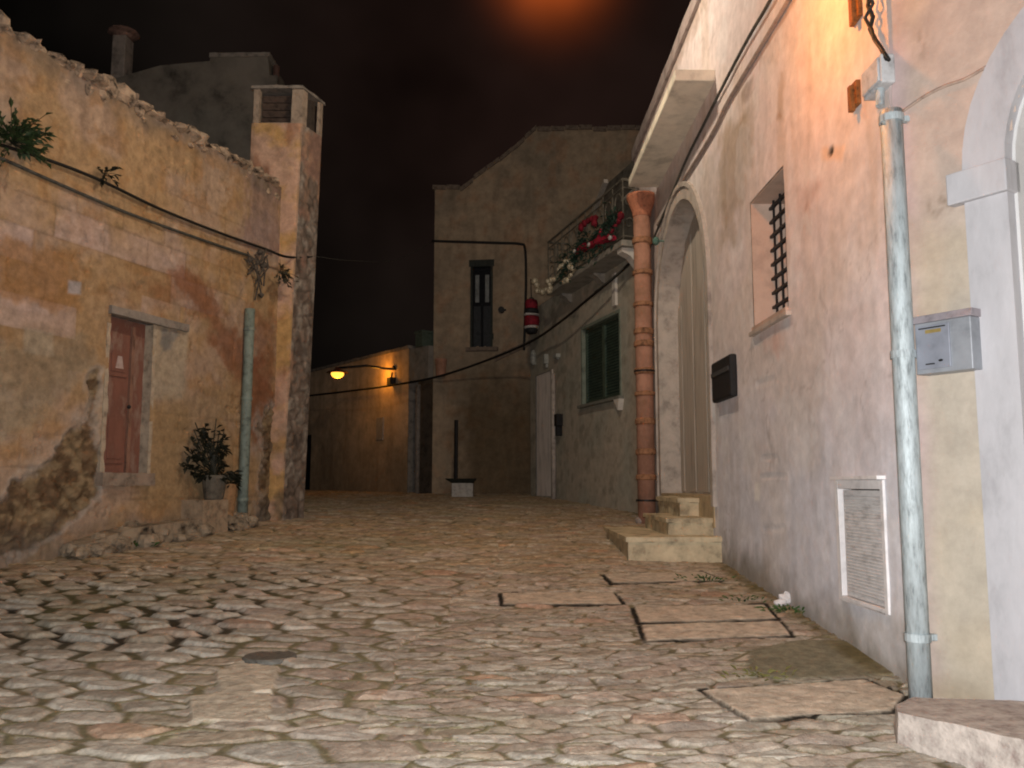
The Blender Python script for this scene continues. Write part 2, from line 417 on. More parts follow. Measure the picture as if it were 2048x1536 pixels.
# ================================================================== LEFT HOUSE (ochre)
uL0, uL1 = -6.4, .02
zTop = LW.hit(280, 215)[1]
dl = LW.hit(213, 780)[0]; dr = LW.hit(300, 780)[0]
dz0 = LW.hit(250, 946)[1]; dz1 = .5 * (LW.hit(225, 628)[1] + LW.hit(300, 648)[1])
zg = float(gz(11.6)) - .5
house = thing('ochre_house', 'low ochre stone house with peeling plaster and a narrow brown door', 'house', (uL0 * .5, 0, LW.g(uL0 * .5)), LW)
hb = (uL0 * .5, 0, LW.g(uL0 * .5))
def rubble_mask(x, y):
    m = np.maximum(poly_sd(x, y, [(-300, 1130), (-300, 1000), (10, 1000), (60, 930), (100, 900), (150, 845), (195, 745), (205, 800), (200, 1000), (130, 1060), (60, 1110)]),
                   poly_sd(x, y, [(560, 1060), (520, 1060), (512, 860), (540, 820), (570, 820)]) * .7)
    return m
def left_d(uu, zz):
    x, y = wallpx(LW, uu, zz)
    n = fbm(uu * 2.2, zz * 2.2, 80, 5); sd = rubble_mask(x, y) + 60 * (n - .5) + 22 * (fbm(uu * 9, zz * 9, 83, 3) - .5)
    rub = sstep(-4, 8, sd)
    e, r1, r2, r3, r4, _, _ = worley(uu + .16 * fbm(uu * 5, zz * 5, 3, 4), zz + .14 * fbm(uu * 5, zz * 5, 5, 4), .20, .12, 91)
    d = -.012 * n - .010 * fbm(uu * 6, zz * 6, 82, 4)
    cz = np.floor(zz / .31); cu = uu / .62 + .5 * (cz % 2) + .13 * np.sin(cz * 2.1)
    fz = np.minimum(zz / .31 - cz, 1 - (zz / .31 - cz)) * .31; fu = np.minimum(cu - np.floor(cu), 1 - (cu - np.floor(cu))) * .62
    jt = np.exp(-(np.minimum(fz, fu) / .012) ** 2) * sstep(.42, .56, fbm(uu * 1.1, zz * 1.1, 84, 3)) * (y > 380)
    d = d + .005 * jt
    d = d + rub * (.034 - .020 * sstep(.0, .06, e) * (.3 + 1.0 * r1) - .045 * (fbm(uu * 9, zz * 13, 87, 4) - .5))
    pits = sstep(.72, .80, fbm(uu * 5, zz * 5, 86, 4)) * .02
    return d + pits
def left_tint(uu, zz):
    x, y = wallpx(LW, uu, zz)
    n = fbm(uu * 1.6, zz * 1.6, 101, 5); n2 = fbm(uu * 5, zz * 5, 102, 5); n3 = fbm(uu * 14, zz * 14, 104, 4)
    ochre = lin([196, 142, 84]); pinkish = lin([200, 150, 102]); red = lin([150, 82, 44]); grey = lin([150, 132, 112]); mud = lin([138, 98, 58])
    c = np.broadcast_to(ochre, uu.shape + (3,)).copy()
    c = mixc(c, pinkish, np.clip(sstep(.40, .62, n) * .9, 0, 1))
    c = mixc(c, lin([186, 122, 60]), sstep(.52, .7, n2) * .45)
    # masonry courses, each block its own shade
    cz = np.floor(zz / .31); cu = np.floor(uu / .62 + .5 * (cz % 2) + .13 * np.sin(cz * 2.1))
    br = _H[(cu.astype(int) * 7 + 13) & 255, (cz.astype(int) * 5 + 3) & 255]
    ash = sstep(-40, 60, poly_sd(x, y, [(-400, 360), (160, 430), (440, 520), (440, 650), (380, 660), (200, 600), (200, 760), (-400, 900)]) + 120 * (n - .5))
    c = c * (1 + ash * (br - .5) * .24)[..., None]
    c = mixc(c, lin([214, 168, 132]), ash * (br > .62) * .5)
    jz = np.minimum(zz / .31 - cz, 1 - (zz / .31 - cz)) * .31; q = uu / .62 + .5 * (cz % 2) + .13 * np.sin(cz * 2.1); ju = np.minimum(q - np.floor(q), 1 - (q - np.floor(q))) * .62
    c = mixc(c, lin([116, 80, 48]), np.exp(-(np.minimum(jz, ju) / .014) ** 2) * sstep(.44, .60, fbm(uu * 1.1, zz * 1.1, 84, 3)) * .34 * (y > 380))
    def stain(pl, col, amt, w=16, nz=50):
        nonlocal c
        c = mixc(c, col, np.clip(sstep(-w, w, poly_sd(x, y, pl) + nz * (n2 - .5) + nz * .6 * (n3 - .5)), 0, 1) * amt)
    stain([(-20, 480), (150, 500), (160, 620), (0, 600)], lin([180, 116, 56]), .7)
    stain([(330, 540), (400, 545), (450, 640), (520, 720), (560, 850), (520, 900), (470, 760), (400, 640)], red, .7)
    stain([(500, 620), (545, 640), (548, 830), (505, 900)], lin([150, 84, 48]), .55)
    stain([(230, 570), (330, 560), (420, 590), (420, 620), (320, 600)], lin([160, 96, 50]), .6)
    stain([(306, 652), (376, 655), (366, 800), (300, 800)], lin([200, 162, 112]), .8, 5, 12)
    stain([(322, 660), (352, 664), (340, 700), (318, 712)], lin([110, 104, 88]), .6, 5, 16)
    stain([(300, 800), (450, 780), (470, 1000), (290, 1000)], lin([178, 132, 78]), .6)
    stain([(-60, 690), (60, 700), (160, 660), (190, 740), (60, 850), (-60, 900)], lin([170, 140, 96]), .55)
    stain([(45, 655), (105, 665), (105, 712), (45, 705)], lin([204, 170, 120]), .7, 4, 6)
    stain([(30, 640), (120, 640), (180, 700), (120, 800), (20, 760)], lin([164, 122, 76]), .35)
    stain([(500, 350), (560, 380), (560, 520), (480, 480)], lin([150, 112, 96]), .45)
    stain([(135, 560), (160, 565), (160, 590), (135, 586)], lin([200, 186, 160]), .5, 3, 4)
    stain([(180, 600), (218, 605), (214, 640), (182, 640)], lin([198, 150, 96]), .4)
    sd = rubble_mask(x, y) + 60 * (fbm(uu * 2.2, zz * 2.2, 80, 5) - .5) + 22 * (fbm(uu * 9, zz * 9, 83, 3) - .5)
    rub = sstep(-4, 8, sd)
    e, r1, r2, r3, r4, _, _ = worley(uu + .16 * fbm(uu * 5, zz * 5, 3, 4), zz + .14 * fbm(uu * 5, zz * 5, 5, 4), .20, .12, 91)
    rc = mixc(mud * (.75 + .4 * r2)[..., None], lin([182, 138, 84]), sstep(.45, .62, fbm(uu * 8, zz * 11, 88, 4)) * .7); rc = rc * (.72 + .28 * sstep(.0, .05, e))[..., None]; rc = mixc(rc, lin([72, 46, 22]), sstep(.58, .72, fbm(uu * 10, zz * 13, 89, 4)) * .5)
    c = c * (1 - rub[..., None]) + rc * rub[..., None]
    c = mixc(c, lin([206, 172, 130]), np.exp(-(sd / 7) ** 2) * .5)           # pale broken plaster edge
    drip = sstep(.5, .72, fbm(uu * 7, zz * .7, 107, 4)) * sstep(zTop - 1.6, zTop, zz)
    c = mixc(c, lin([104, 72, 48]), drip * .25)
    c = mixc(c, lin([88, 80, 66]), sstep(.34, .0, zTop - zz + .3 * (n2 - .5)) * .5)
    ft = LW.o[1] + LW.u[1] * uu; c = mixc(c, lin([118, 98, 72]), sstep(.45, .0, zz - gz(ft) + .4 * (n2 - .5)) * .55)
    return c * (.82 + .36 * n3)[..., None] * np.array([.64, .88, 1.46])
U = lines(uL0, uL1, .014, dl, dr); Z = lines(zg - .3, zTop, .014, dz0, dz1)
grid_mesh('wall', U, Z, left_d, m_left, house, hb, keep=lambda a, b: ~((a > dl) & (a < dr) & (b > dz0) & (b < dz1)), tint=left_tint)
# body behind the front
MB().box(uL0, .0, .16, 3.2, zg - .3, zTop - .05).build('rear_wall', m_greystone, house, hb)
# rubble coping along the top, an uneven run of broken stones
mb = MB(); u = uL0
while u < -.15:
    w = random.uniform(.10, .26); h = random.uniform(.05, .17); dd = random.uniform(-.07, .03)
    mb.ball((u + w / 2, .10 + dd, zTop + h * .2), w * .62, random.uniform(.13, .2), h * .75, 7, 5, .22)
    if random.random() < .75: mb.ball((u + w * random.random(), .05 + dd, zTop + random.uniform(-.16, .0)), random.uniform(.04, .09), .06, random.uniform(.025, .06), 6, 4, .3)
    u += w * .8
o = mb.build('coping', M('rubble_coping', (.36, .27, .19), var=.7, scale=9, bump=.8), house, hb)
# door
door = MB()
dd0 = .10
door.box(dl, dr, dd0, dd0 + .04, dz0, dz1)
m_door = M('brown_door_paint', (.19, .085, .06), rough=.7, var=.35, scale=7, bump=.4, grime=(.26, .18, .14), stretch=(1, 1, .4))
do = door.build('door', m_door, house, hb)
w = dr - dl; hh = dz1 - dz0
for a, b, z0, z1 in ((.14, .60, .62, .86), (.14, .60, .06, .38)):
    p = MB().box(dl + a * w, dl + b * w, dd0 - .018, dd0 - .001, dz0 + z0 * hh, dz0 + z1 * hh)
    p.box(dl + (a + .07) * w, dl + (b - .07) * w, dd0 - .028, dd0 - .017, dz0 + (z0 + .03) * hh, dz0 + (z1 - .03) * hh)
    p.build('panel', m_door, do, hb, bevel=.004)
MB().box(dl + .65 * w, dl + .72 * w, dd0 - .03, dd0 - .001, dz0 + .01, dz1 - .06).build('meeting_strip', M('door_worn', (.24, .13, .09), var=.5, scale=12, stretch=(1, 1, .3)), do, hb)
pb = MB(); cx, cz_ = dl + .38 * w, dz0 + .715 * hh
pb.slab([(cx - .055, cz_ - .07), (cx + .055, cz_ - .07), (cx + .028, cz_ + .06), (cx - .028, cz_ + .06)], dd0 - .034, dd0 - .029)
pb.build('paper_notice', M('pale_paper', (.42, .33, .30), var=.2), do, hb)
MB().ball((dl + .62 * w, dd0 - .045, dz0 + .43 * hh), .022, .02, .022).build('handle', m_iron, do, hb, smooth=True)
# pale weathered plaster edges of the opening, and the grey stone lintel over door and blocked part
ll, lr = LW.hit(216, 620)[0], LW.hit(372, 640)[0]; lz1 = .5 * (LW.hit(225, 598)[1] + LW.hit(368, 636)[1] + .04); 
MB().box(ll, lr, -.05, .10, dz1 + .001, dz1 + .085).build('lintel', M('lintel_stone', (.25, .22, .19), var=.35, scale=8, bump=.5), house, hb, rough=.008)
js = MB().box(dr + .001, dr + .05, -.012, .14, dz0 - .1, dz1 - .004)
js.build('door_jamb', M('pale_mortar', (.42, .35, .26), var=.3, scale=10, bump=.6), house, hb, rough=.010)
js = MB().box(dl - .05, dl - .001, -.018, .14, dz0 - .05, dz1 - .1)
js.build('door_jamb', MATS['pale_mortar'], house, hb, rough=.014)
sl, sr = LW.hit(188, 990)[0], LW.hit(362, 990)[0]; sz = LW.hit(280, 988)[1]
MB().box(dl - .06, dr + .05, -.07, .2, dz0 - .13, dz0 - .002).build('door_sill', M('sill_stone', (.28, .22, .17), var=.35, scale=7), house, hb, rough=.012)
# pier and bell-cote-like chimney at the street end
pier_b = [(-3.62, 11.6), (-3.03, 11.6), (-2.86, 12.12), (-3.45, 12.14)]
pier_t = [(-3.60, 11.6), (-2.90, 11.6), (-2.73, 12.12), (-3.43, 12.14)]
def LB(w):
    return LW.local(w)
def world_mb(mb):
    mb.v = [LW.local(v) for v in mb.v]; return mb
# relief sheets for the pier's two faces so stones and plaster differ
ztow = P(600, 246, 11.6).z; ztt = P(600, 178, 11.6).z
def pier_face(a0, a1, b0, b1, z0, z1, tintf, seed, nm):
    n_u = int(max(abs(a1[0] - a0[0]), abs(a1[1] - a0[1])) / .016) + 2; n_z = int((z1 - z0) / .016)
    s = np.linspace(0, 1, n_u)[None, :]; t = np.linspace(0, 1, n_z)[:, None]
    X = (a0[0] * (1 - s) + a1[0] * s) * (1 - t) + (b0[0] * (1 - s) + b1[0] * s) * t
    Y = (a0[1] * (1 - s) + a1[1] * s) * (1 - t) + (b0[1] * (1 - s) + b1[1] * s) * t
    Zz = z0 * (1 - t) + z1 * t + 0 * s
    nn = np.array([a1[1] - a0[1], -(a1[0] - a0[0])]); nn = nn / np.linalg.norm(nn)
    L_ = s * math.hypot(a1[0] - a0[0], a1[1] - a0[1]) + 0 * t
    e, r1, r2, r3, r4, _, _ = worley(L_ + .16 * fbm(L_ * 5, Zz * 5, seed, 4), Zz + .18 * fbm(L_ * 5 + 3, Zz * 5, seed, 4), .26, .18, seed)
    c, rr = tintf(L_, Zz, e, r2, r3)
    edge = np.minimum(s, 1 - s) * math.hypot(a1[0] - a0[0], a1[1] - a0[1]) + 0 * t
    h = .034 * (fbm(L_ * 6, Zz * 6, seed + 1, 5) - .5) + rr * (.018 * sstep(.0, .06, e) - .02)
    h = h * sstep(0, .03, edge) - .012 * (1 - sstep(0, .04, edge))
    X = X + nn[0] * h; Y = Y + nn[1] * h
    v = np.stack([X, Y, Zz + 0 * X], -1).reshape(-1, 3)
    v = np.array([LW.local(q) for q in v]) - np.array(hb)
    ii = (np.arange(n_z - 1)[:, None] * n_u + np.arange(n_u - 1)[None, :])
    f = np.stack([ii, ii + 1, ii + n_u + 1, ii + n_u], -1).reshape(-1, 4)
    me = D.meshes.new(nm); me.from_pydata(v.tolist(), [], f.tolist())
    a = me.attributes.new('tint', 'FLOAT_COLOR', 'POINT'); c = c.reshape(-1, 3)
    a.data.foreach_set('color', np.concatenate([np.clip(c, 0, 1), np.ones((len(c), 1))], 1).astype('f').ravel())
    for p in me.polygons: p.use_smooth = True
    me.materials.append(m_left); o = D.objects.new(nm, me); COL.objects.link(o); o.parent = house; return o
def pt_front(L_, Zz, e, r2, r3):
    n = fbm(L_ * 3, Zz * 3, 131, 5); c = mixc(np.broadcast_to(lin([190, 142, 86]), n.shape + (3,)), lin([196, 150, 118]), sstep(.4, .65, n))
    c = mixc(c, lin([140, 82, 50]), sstep(.52, .70, fbm(L_ * 4, Zz * 1.2, 133, 4)) * .6)
    rr = sstep(.5, .62, fbm(L_ * 2.5, Zz * 2.5, 134, 4)) * sstep(2.8, .6, Zz)
    rc = lin([150, 118, 84]) * (.7 + .4 * r2)[..., None] * (.75 + .25 * sstep(0, .04, e))[..., None]
    return (c * (1 - rr[..., None]) + rc * rr[..., None]) * np.array([.88, 1.04, 1.26]), rr
def pt_side(L_, Zz, e, r2, r3):
    n = fbm(L_ * 3, Zz * 3, 141, 5)
    rr = sstep(.35, .5, fbm(L_ * 2.5, Zz * 1.5, 144, 4) + .35 * sstep(4.6, 3.6, Zz) - .15)
    c = mixc(np.broadcast_to(lin([176, 132, 100]), n.shape + (3,)), lin([150, 112, 90]), sstep(.4, .6, n))
    rc = mixc(lin([136, 112, 92]) * (.75 + .4 * r2)[..., None], lin([168, 148, 126]), sstep(.48, .66, fbm(L_ * 7, Zz * 7, 147, 4)) * .7); rc = rc * (.75 + .25 * sstep(0, .05, e))[..., None]; rc = mixc(rc, lin([58, 46, 38]), sstep(.54, .7, fbm(L_ * 6, Zz * 5, 148, 4)) * .5)
    return (c * (1 - rr[..., None]) + rc * rr[..., None]) * np.array([.88, 1.04, 1.26]), rr
pier_face(pier_b[0], pier_b[1], pier_t[0], pier_t[1], zg - .2, ztow, pt_front, 151, 'corner_pier')
pier_face(pier_b[1], pier_b[2], pier_t[1], pier_t[2], zg - .2, ztow, pt_side, 157, 'pier_flank')
ib = [(-3.58, 11.64), (-3.07, 11.64), (-2.90, 12.09), (-3.42, 12.12)]; it = [(-3.56, 11.64), (-2.94, 11.64), (-2.77, 12.09), (-3.40, 12.12)]
world_mb(MB().loft(ib, it, zg - .2, ztow - .012)).build('pier_core', m_greystone, house, hb)
chim = world_mb(MB().loft([(-3.50, 11.70), (-3.06, 11.70), (-3.06, 12.0), (-3.50, 12.0)], [(-3.50, 11.70), (-3.06, 11.70), (-3.06, 12.0), (-3.50, 12.0)], ztow - .010, ztow + .05)).build('chimney', M('chimney_plaster', (.33, .26, .20), var=.35, scale=9, bump=.6), house, hb, rough=.006)
for fa, fb in (([(-3.585, 11.61), (-3.50, 11.61), (-3.50, 11.70), (-3.585, 11.70)], [(-3.58, 11.61), (-3.50, 11.61), (-3.50, 11.70), (-3.58, 11.70)]),
               ([(-3.06, 11.61), (-2.91, 11.61), (-2.87, 11.72), (-3.03, 11.72)], [(-3.05, 11.61), (-2.90, 11.61), (-2.86, 11.72), (-3.02, 11.72)]),
               ([(-2.80, 12.02), (-2.76, 12.02), (-2.74, 12.11), (-2.79, 12.11)], [(-2.79, 12.02), (-2.75, 12.02), (-2.73, 12.11), (-2.78, 12.11)]),
               ([(-3.42, 12.06), (-3.34, 12.06), (-3.34, 12.13), (-3.42, 12.13)], [(-3.42, 12.06), (-3.34, 12.06), (-3.34, 12.13), (-3.42, 12.13)])):
    world_mb(MB().loft(fa, fb, ztow - .012, ztt)).build('corner_post', MATS['chimney_plaster'], chim, hb, rough=.006)
world_mb(MB().loft([(-3.62, 11.57), (-2.89, 11.57), (-2.70, 12.14), (-3.45, 12.17)], [(-3.61, 11.58), (-2.90, 11.58), (-2.71, 12.13), (-3.44, 12.16)], ztt, ztt + .045)).build('cap_slab', m_greystone, chim, hb, rough=.008)
lou = MB()
for k in range(4):
    zz = ztow + .06 + k * (ztt - ztow - .06) / 4
    lou.loft([(-3.50, 11.80), (-3.03, 11.80), (-3.03, 11.90), (-3.50, 11.90)], [(-3.50, 11.72), (-3.03, 11.72), (-3.03, 11.74), (-3.50, 11.74)], zz, zz + .06)
world_mb(lou).build('louvre', M('louvre_brown', (.10, .07, .055), var=.4), chim, hb)
world_mb(MB().loft([(-3.36, 11.93), (-2.86, 11.93), (-2.82, 12.0), (-3.36, 12.0)], [(-3.36, 11.93), (-2.86, 11.93), (-2.82, 12.0), (-3.36, 12.0)], ztow, ztt)).build('flue_back', M('flue_dark', (.05, .038, .03), var=.4), chim, hb)

# rubble ledge below the door
mb = MB(); 
for k in range(70):
    px = random.uniform(120, 470); py = random.uniform(1005, 1058)
    x0, y0 = LW.hit(px, 1040)[0], 0
    uu = LW.hit(px, 1040)[0]; off = random.uniform(.02, .34); zz = LW.g(uu, -off) + random.uniform(.0, .20) * (1 - off / .42)
    mb.ball((uu, -off, zz), random.uniform(.06, .15), random.uniform(.06, .12), random.uniform(.04, .09), 7, 5, .2)
ul, ur = LW.hit(130, 1050)[0], LW.hit(480, 1050)[0]
mb.slab([(ul, LW.g(ul) - .2), (ur, LW.g(ur) - .2), (ur, LW.g(ur) + .03), (LW.hit(420, 1040)[0], LW.g(ur) + .14), (LW.hit(220, 1040)[0], LW.g(ul) + .22), (ul, LW.g(ul) + .10)], -.26, .05)
lg = mb.build('rubble_ledge', M('rubble_ledge', (.30, .24, .17), var=.6, scale=7, bump=.8), None, (.5 * (ul + ur), -.2, LW.g(ul)), LW, rough=.012)
tag(lg, 'crumbling ledge of rubble and mortar below the narrow brown door', 'stone ledge')

# grey metal pipe
def pipe_thing(fr, name, label, cat, p_bot, p_top, r, off, mat, ring_at=(), nuts=True, seg=14):
    ub, zb = fr.hit(*p_bot, off); ut, zt = fr.hit(*p_top, off)
    b = (ub, -off, zb); root = thing(name, label, cat, b, fr)
    MB().tube([(ub, -off, zb - .12), (ub * .66 + ut * .34, -off, zb * .66 + zt * .34), (ub * .33 + ut * .67, -off, zb * .33 + zt * .67), (ut, -off, zt)], r, seg).build('pipe', mat, root, b, smooth=True)
    for py in ring_at:
        t = (p_bot[1] - py) / (p_bot[1] - p_top[1]); uu = ub + (ut - ub) * t; zz = zb + (zt - zb) * t
        k = MB().tube([(uu, -off, zz - .018), (uu, -off, zz + .018)], r * 1.14, seg); k.box(uu - r * .3, uu + r * .3, -off + r * .8, .01, zz - .014, zz + .014)
        k.build('clamp', mat, root, b)
    return root, b
pipe_thing(LW, 'metal_pipe', 'grey metal pipe standing against the ochre wall right of the leafy plant', 'pipe', (484, 1052), (500, 618), .062, .075, m_greypipe, (1000, 800, 660))
# cables along the ochre front
def cable(name, label, fr, pts, r, mat, off=.03, seg=6, cat='cable', group=None):
    q = [fr.p3(px, py, off + (o2 if len(rest) else 0)) for (px, py, *rest) in pts for o2 in [rest[0] if rest else 0]]
    # smooth
    q = [Vector(a) for a in q]; s = []
    for i in range(len(q) - 1):
        p0, p1, p2, p3_ = q[max(i - 1, 0)], q[i], q[i + 1], q[min(i + 2, len(q) - 1)]
        for k in range(6):
            t = k / 6; s.append(.5 * ((2 * p1) + (p2 - p0) * t + (2 * p0 - 5 * p1 + 4 * p2 - p3_) * t * t + (3 * p1 - p0 - 3 * p2 + p3_) * t ** 3))
    s.append(q[-1]); b = tuple(s[len(s) // 2])
    o = MB().tube(s, r, seg).build(name, mat, None, b, fr, smooth=True)
    return tag(o, label, cat, group)
cable('power_cable', 'upper black cable drooping along the ochre wall to its corner', LW, [(-120, 255), (60, 308), (190, 356), (320, 418), (440, 466), (525, 496), (548, 505)], .017, m_cable, .05)
cable('power_cable', 'lower grey green cable along the ochre wall ending at the pipe top', LW, [(-120, 272), (0, 316), (100, 360), (250, 424), (400, 478), (500, 512)], .016, m_cable_grey, .035)
# knot of wires and clips above the pipe
mb = MB()
for k in range(9):
    a = LW.p3(random.uniform(488, 535), random.uniform(495, 520), .05); bq = LW.p3(random.uniform(495, 535), random.uniform(530, 610), .05)
    m_ = ((a[0] + bq[0]) / 2 + random.uniform(-.06, .06), -.10, (a[2] + bq[2]) / 2); mb.tube([a, m_, bq], .012, 5)
for px, py in ((500, 520), (520, 505), (530, 530), (522, 590)):
    u, _, z = LW.p3(px, py, .06); mb.ball((u, -.06, z), .05, .04, .035, 7, 5, .2)
u, _, z = LW.p3(515, 550, .05)
tag(mb.build('wire_junction', M('wire_junction', (.09, .075, .06), var=.6, scale=20), None, (u, 0, z), LW), 'tangle of wires and clips where the cables meet the grey pipe', 'wiring')

def tuft(name, label, cat, fr, px, py, n, L, spread, mat, off=.02, up=.3, group=None, stem=True):
    u, d, z = fr.p3(px, py, off); b = (u, d, z); root = thing(name, label, cat, b, fr, group)
    st = MB(); lf = MB()
    for k in range(n):
        dirn = Vector((random.gauss(0, 1), -abs(random.gauss(.7, .5)), random.gauss(up, .7))).normalized()
        ln = random.uniform(.3, 1) * spread; tip = Vector(b) + dirn * ln; st.tube([b, Vector(b) + dirn * ln * .5 + Vector((0, 0, .02)), tip], .003, 4)
        for j in range(4):
            q = Vector(b) + dirn * ln * random.uniform(.35, 1); lf.leaf(q, dirn + Vector((random.uniform(-.8, .8), random.uniform(-.8, .3), random.uniform(-.7, .7))), random.uniform(.5, 1) * L, L * .38)
    st.build('stem', m_leafdark, root, b); lf.build('foliage', mat, root, b); return root
tuft('wall_plant', 'large green caper-like bush growing from the ochre wall above the cables', 'plant', LW, 24, 288, 80, .11, .40, m_leaf)
tuft('wall_plant', 'small dark sprig in the ochre wall above the upper cable', 'plant', LW, 208, 348, 9, .09, .18, m_leafdark)
tuft('wall_plant', 'dry tangled weed hanging on the corner of the ochre house beside the wires', 'plant', LW, 560, 545, 26, .08, .26, M('leaf_dry', (.06, .055, .035), var=.5), off=.17, up=-.3)

# dark leaved potted plant beside the door
gu = LW.hit(402, 1020)[0]; off = .17
gzv = LW.g(gu, -off); b = (gu, -off, gzv + .10)
root = thing('potted_plant', 'dark leaved shrub in a grey pot beside the narrow brown door', 'potted plant', b, LW)
pz = LW.hit(395, 1000, off)[1]; ptop = LW.hit(395, 950, off)[1]
MB().tube([(gu, -off, pz), (gu, -off, pz + .02), (gu, -off, ptop - .04), (gu, -off, ptop - .04), (gu, -off, ptop)], [.10, .11, .14, .155, .155], 14).build('pot', M('grey_pot', (.13, .115, .09), var=.4), root, b, smooth=False)
st = MB(); lf = MB()
for k in range(24):
    px = random.uniform(358, 452); py = random.uniform(836, 950)
    t = Vector(LW.p3(px, py, random.uniform(.03, .16))); s0 = Vector((gu, -off, ptop)); st.tube([s0, (s0 + t) / 2 + Vector((random.uniform(-.05, .05), 0, 0)), t], .006, 5)
    for j in range(8):
        q = s0.lerp(t, random.uniform(.45, 1.02)); lf.leaf(q, Vector((random.uniform(-1, 1), random.uniform(-1, .2), random.uniform(-.7, .7))), random.uniform(.07, .12), .055)
for j in range(50):
    a = random.uniform(0, 6.28); q = Vector((gu, -off, ptop)) + Vector((math.cos(a) * .17, math.sin(a) * .1, random.uniform(-.05, .05))); lf.leaf(q, Vector((math.cos(a), math.sin(a) - .3, random.uniform(-.5, .3))), .12, .05)
st.build('stem', m_leafdark, root, b); lf.build('foliage', m_leafdark, root, b)
sb = (gu, -.16, LW.g(gu) - .05)
o = MB().box(LW.hit(360, 1040)[0], LW.hit(412, 1040)[0], -.30, .0, LW.g(gu) - .1, pz - .002).build('stone_block', M('block_stone', (.33, .25, .17), var=.4, scale=9, bump=.6), None, sb, LW, rough=.012)
tag(o, 'square pale stone block carrying the grey plant pot', 'stone block')
gu2 = LW.hit(432, 1010)[0]; b = (gu2, -.13, LW.g(gu2)); root = thing('potted_plant', 'terracotta pot with drooping dark leaves between grey pot and metal pipe', 'potted plant', b, LW)
z0, z1 = LW.hit(432, 1028, .13)[1], LW.hit(432, 968, .13)[1]
MB().tube([(gu2, -.13, LW.g(gu2) - .03), (gu2, -.13, z0), (gu2, -.13, z1)], [.09, .10, .14], 14).build('pot', M('orange_pot', (.34, .2, .10), var=.35), root, b)
lf = MB()
for j in range(60):
    a = random.uniform(0, 6.28); q = Vector((gu2 + math.cos(a) * .07, -.13 + math.sin(a) * .07, z1 + random.uniform(-.02, .14))); lf.leaf(q, Vector((math.cos(a), math.sin(a) - .3, random.uniform(-.6, .5))), .13, .05)
lf.build('foliage', m_leafdark, root, b)

def weed(label, px, py, n, L, mat=m_leaf, name='weed', cat='weed', spread=.10, group=None):
    x, y = ground_px(px, py); z = float(gz(y)); b = (x, y, z); root = thing(name, label, cat, b, None, group); lf = MB()
    for k in range(n):
        a = random.uniform(0, 6.28); r = random.uniform(0, spread); q = Vector((x + math.cos(a) * r * 1.6, y + math.sin(a) * r, z - .01 + random.uniform(0, .03)))
        lf.leaf(q, Vector((math.cos(a) * .8, math.sin(a) * .6, random.uniform(.1, .9))), random.uniform(.5, 1.1) * L, L * .3)
    lf.build('foliage', mat, root, b); return root
m_weed = M('weed_green', (.05, .10, .025), rough=.7, var=.5, scale=25)
weed('bright green weed at the foot of the rubble ledge on the left', 262, 1092, 70, .09, m_weed, spread=.16)
weed('low weed growing in the slab joint in front of the stone steps', 1412, 1160, 50, .05, m_weed, spread=.16)
weed('green weed around the white litter at the foot of the pink wall', 1580, 1222, 60, .05, m_weed, spread=.12)
weed('tuft of weed in the joint just left of the white litter', 1490, 1200, 30, .045, m_weed, spread=.12)
weed('dry grass tuft at the left edge of the smooth concrete patch', 1512, 1352, 40, .05, M('dry_grass', (.15, .14, .045), var=.4), spread=.12)

x, y = ground_px(1572, 1207); z = float(gz(y))
mb = MB().ball((x, y, z + .035), .045, .04, .045, 8, 6, .3).ball((x - .05, y - .05, z + .015), .05, .025, .02, 8, 5, .3)
tag(mb.build('litter', M('white_litter', (.7, .68, .68), var=.15), None, (x, y, z)), 'crumpled white paper litter lying in weeds by the pink wall', 'litter')
x, y = ground_px(540, 1308); z = float(gz(y))
mb = MB().tube([(x, y, z - .07), (x, y, z - .016), (x, y, z - .006)], [.15, .15, .14], 24)
o = mb.build('drain_cover', M('drain_iron', (.12, .115, .10), rough=.6, var=.4, scale=30), None, (x, y, z)); tag(o, 'small dark round iron cover set among the left paving stones', 'drain cover')

# ================================================================== HOUSE BEHIND THE LEFT ONE
Yb = 15.2
gp = [(190, 470), (205, 160), (240, 152), (320, 130), (420, 122), (421, 108), (536, 111), (540, 152), (556, 152), (557, 470)]
pts = [P(px, py, Yb) for px, py in gp]
FB = Frame(P(380, 400, Yb).x, Yb, 1, -.02)
loc = [FB.local(p) for p in pts]; b = (0, 0, float(gz(Yb)))
root = thing('grey_house', 'dark grey gabled house rising behind the ochre house', 'house', b, FB)
def bt(uu, zz):
    n = fbm(uu * 1.5, zz * 1.5, 201, 5); c = mixc(np.broadcast_to(lin([122, 112, 98]), uu.shape + (3,)), lin([88, 80, 70]), sstep(.4, .62, n)); return mixc(c, lin([150, 136, 116]), sstep(.55, .75, fbm(uu * 4, zz * 4, 203, 4)) * .5)
poly2 = [(p[0], p[2]) for p in loc]
mb = MB().slab([(poly2[0][0] - .4, 0)] + poly2[1:-1] + [(poly2[-1][0], 0)], 0, 1.1); mb.build('wall', M('grey_render', (.17, .15, .125), var=.45, scale=1.6, bump=.5), root, b)
u0, z0 = FB.hit(422, 112); u1, z1 = FB.hit(537, 112)
MB().box(u0 - .02, u1 + .03, -.03, .5, z0 - .03, z0 + .05).build('parapet_cap', m_greystone, root, b, rough=.008)
cu0, cz0 = FB.hit(219, 165); cu1, cz1 = FB.hit(251, 68)
ch = MB().box(cu0, cu1, .02, .34, cz0 - .2, cz1).build('chimney', M('pale_render', (.27, .23, .2), var=.35, scale=5), root, b, bevel=.01)
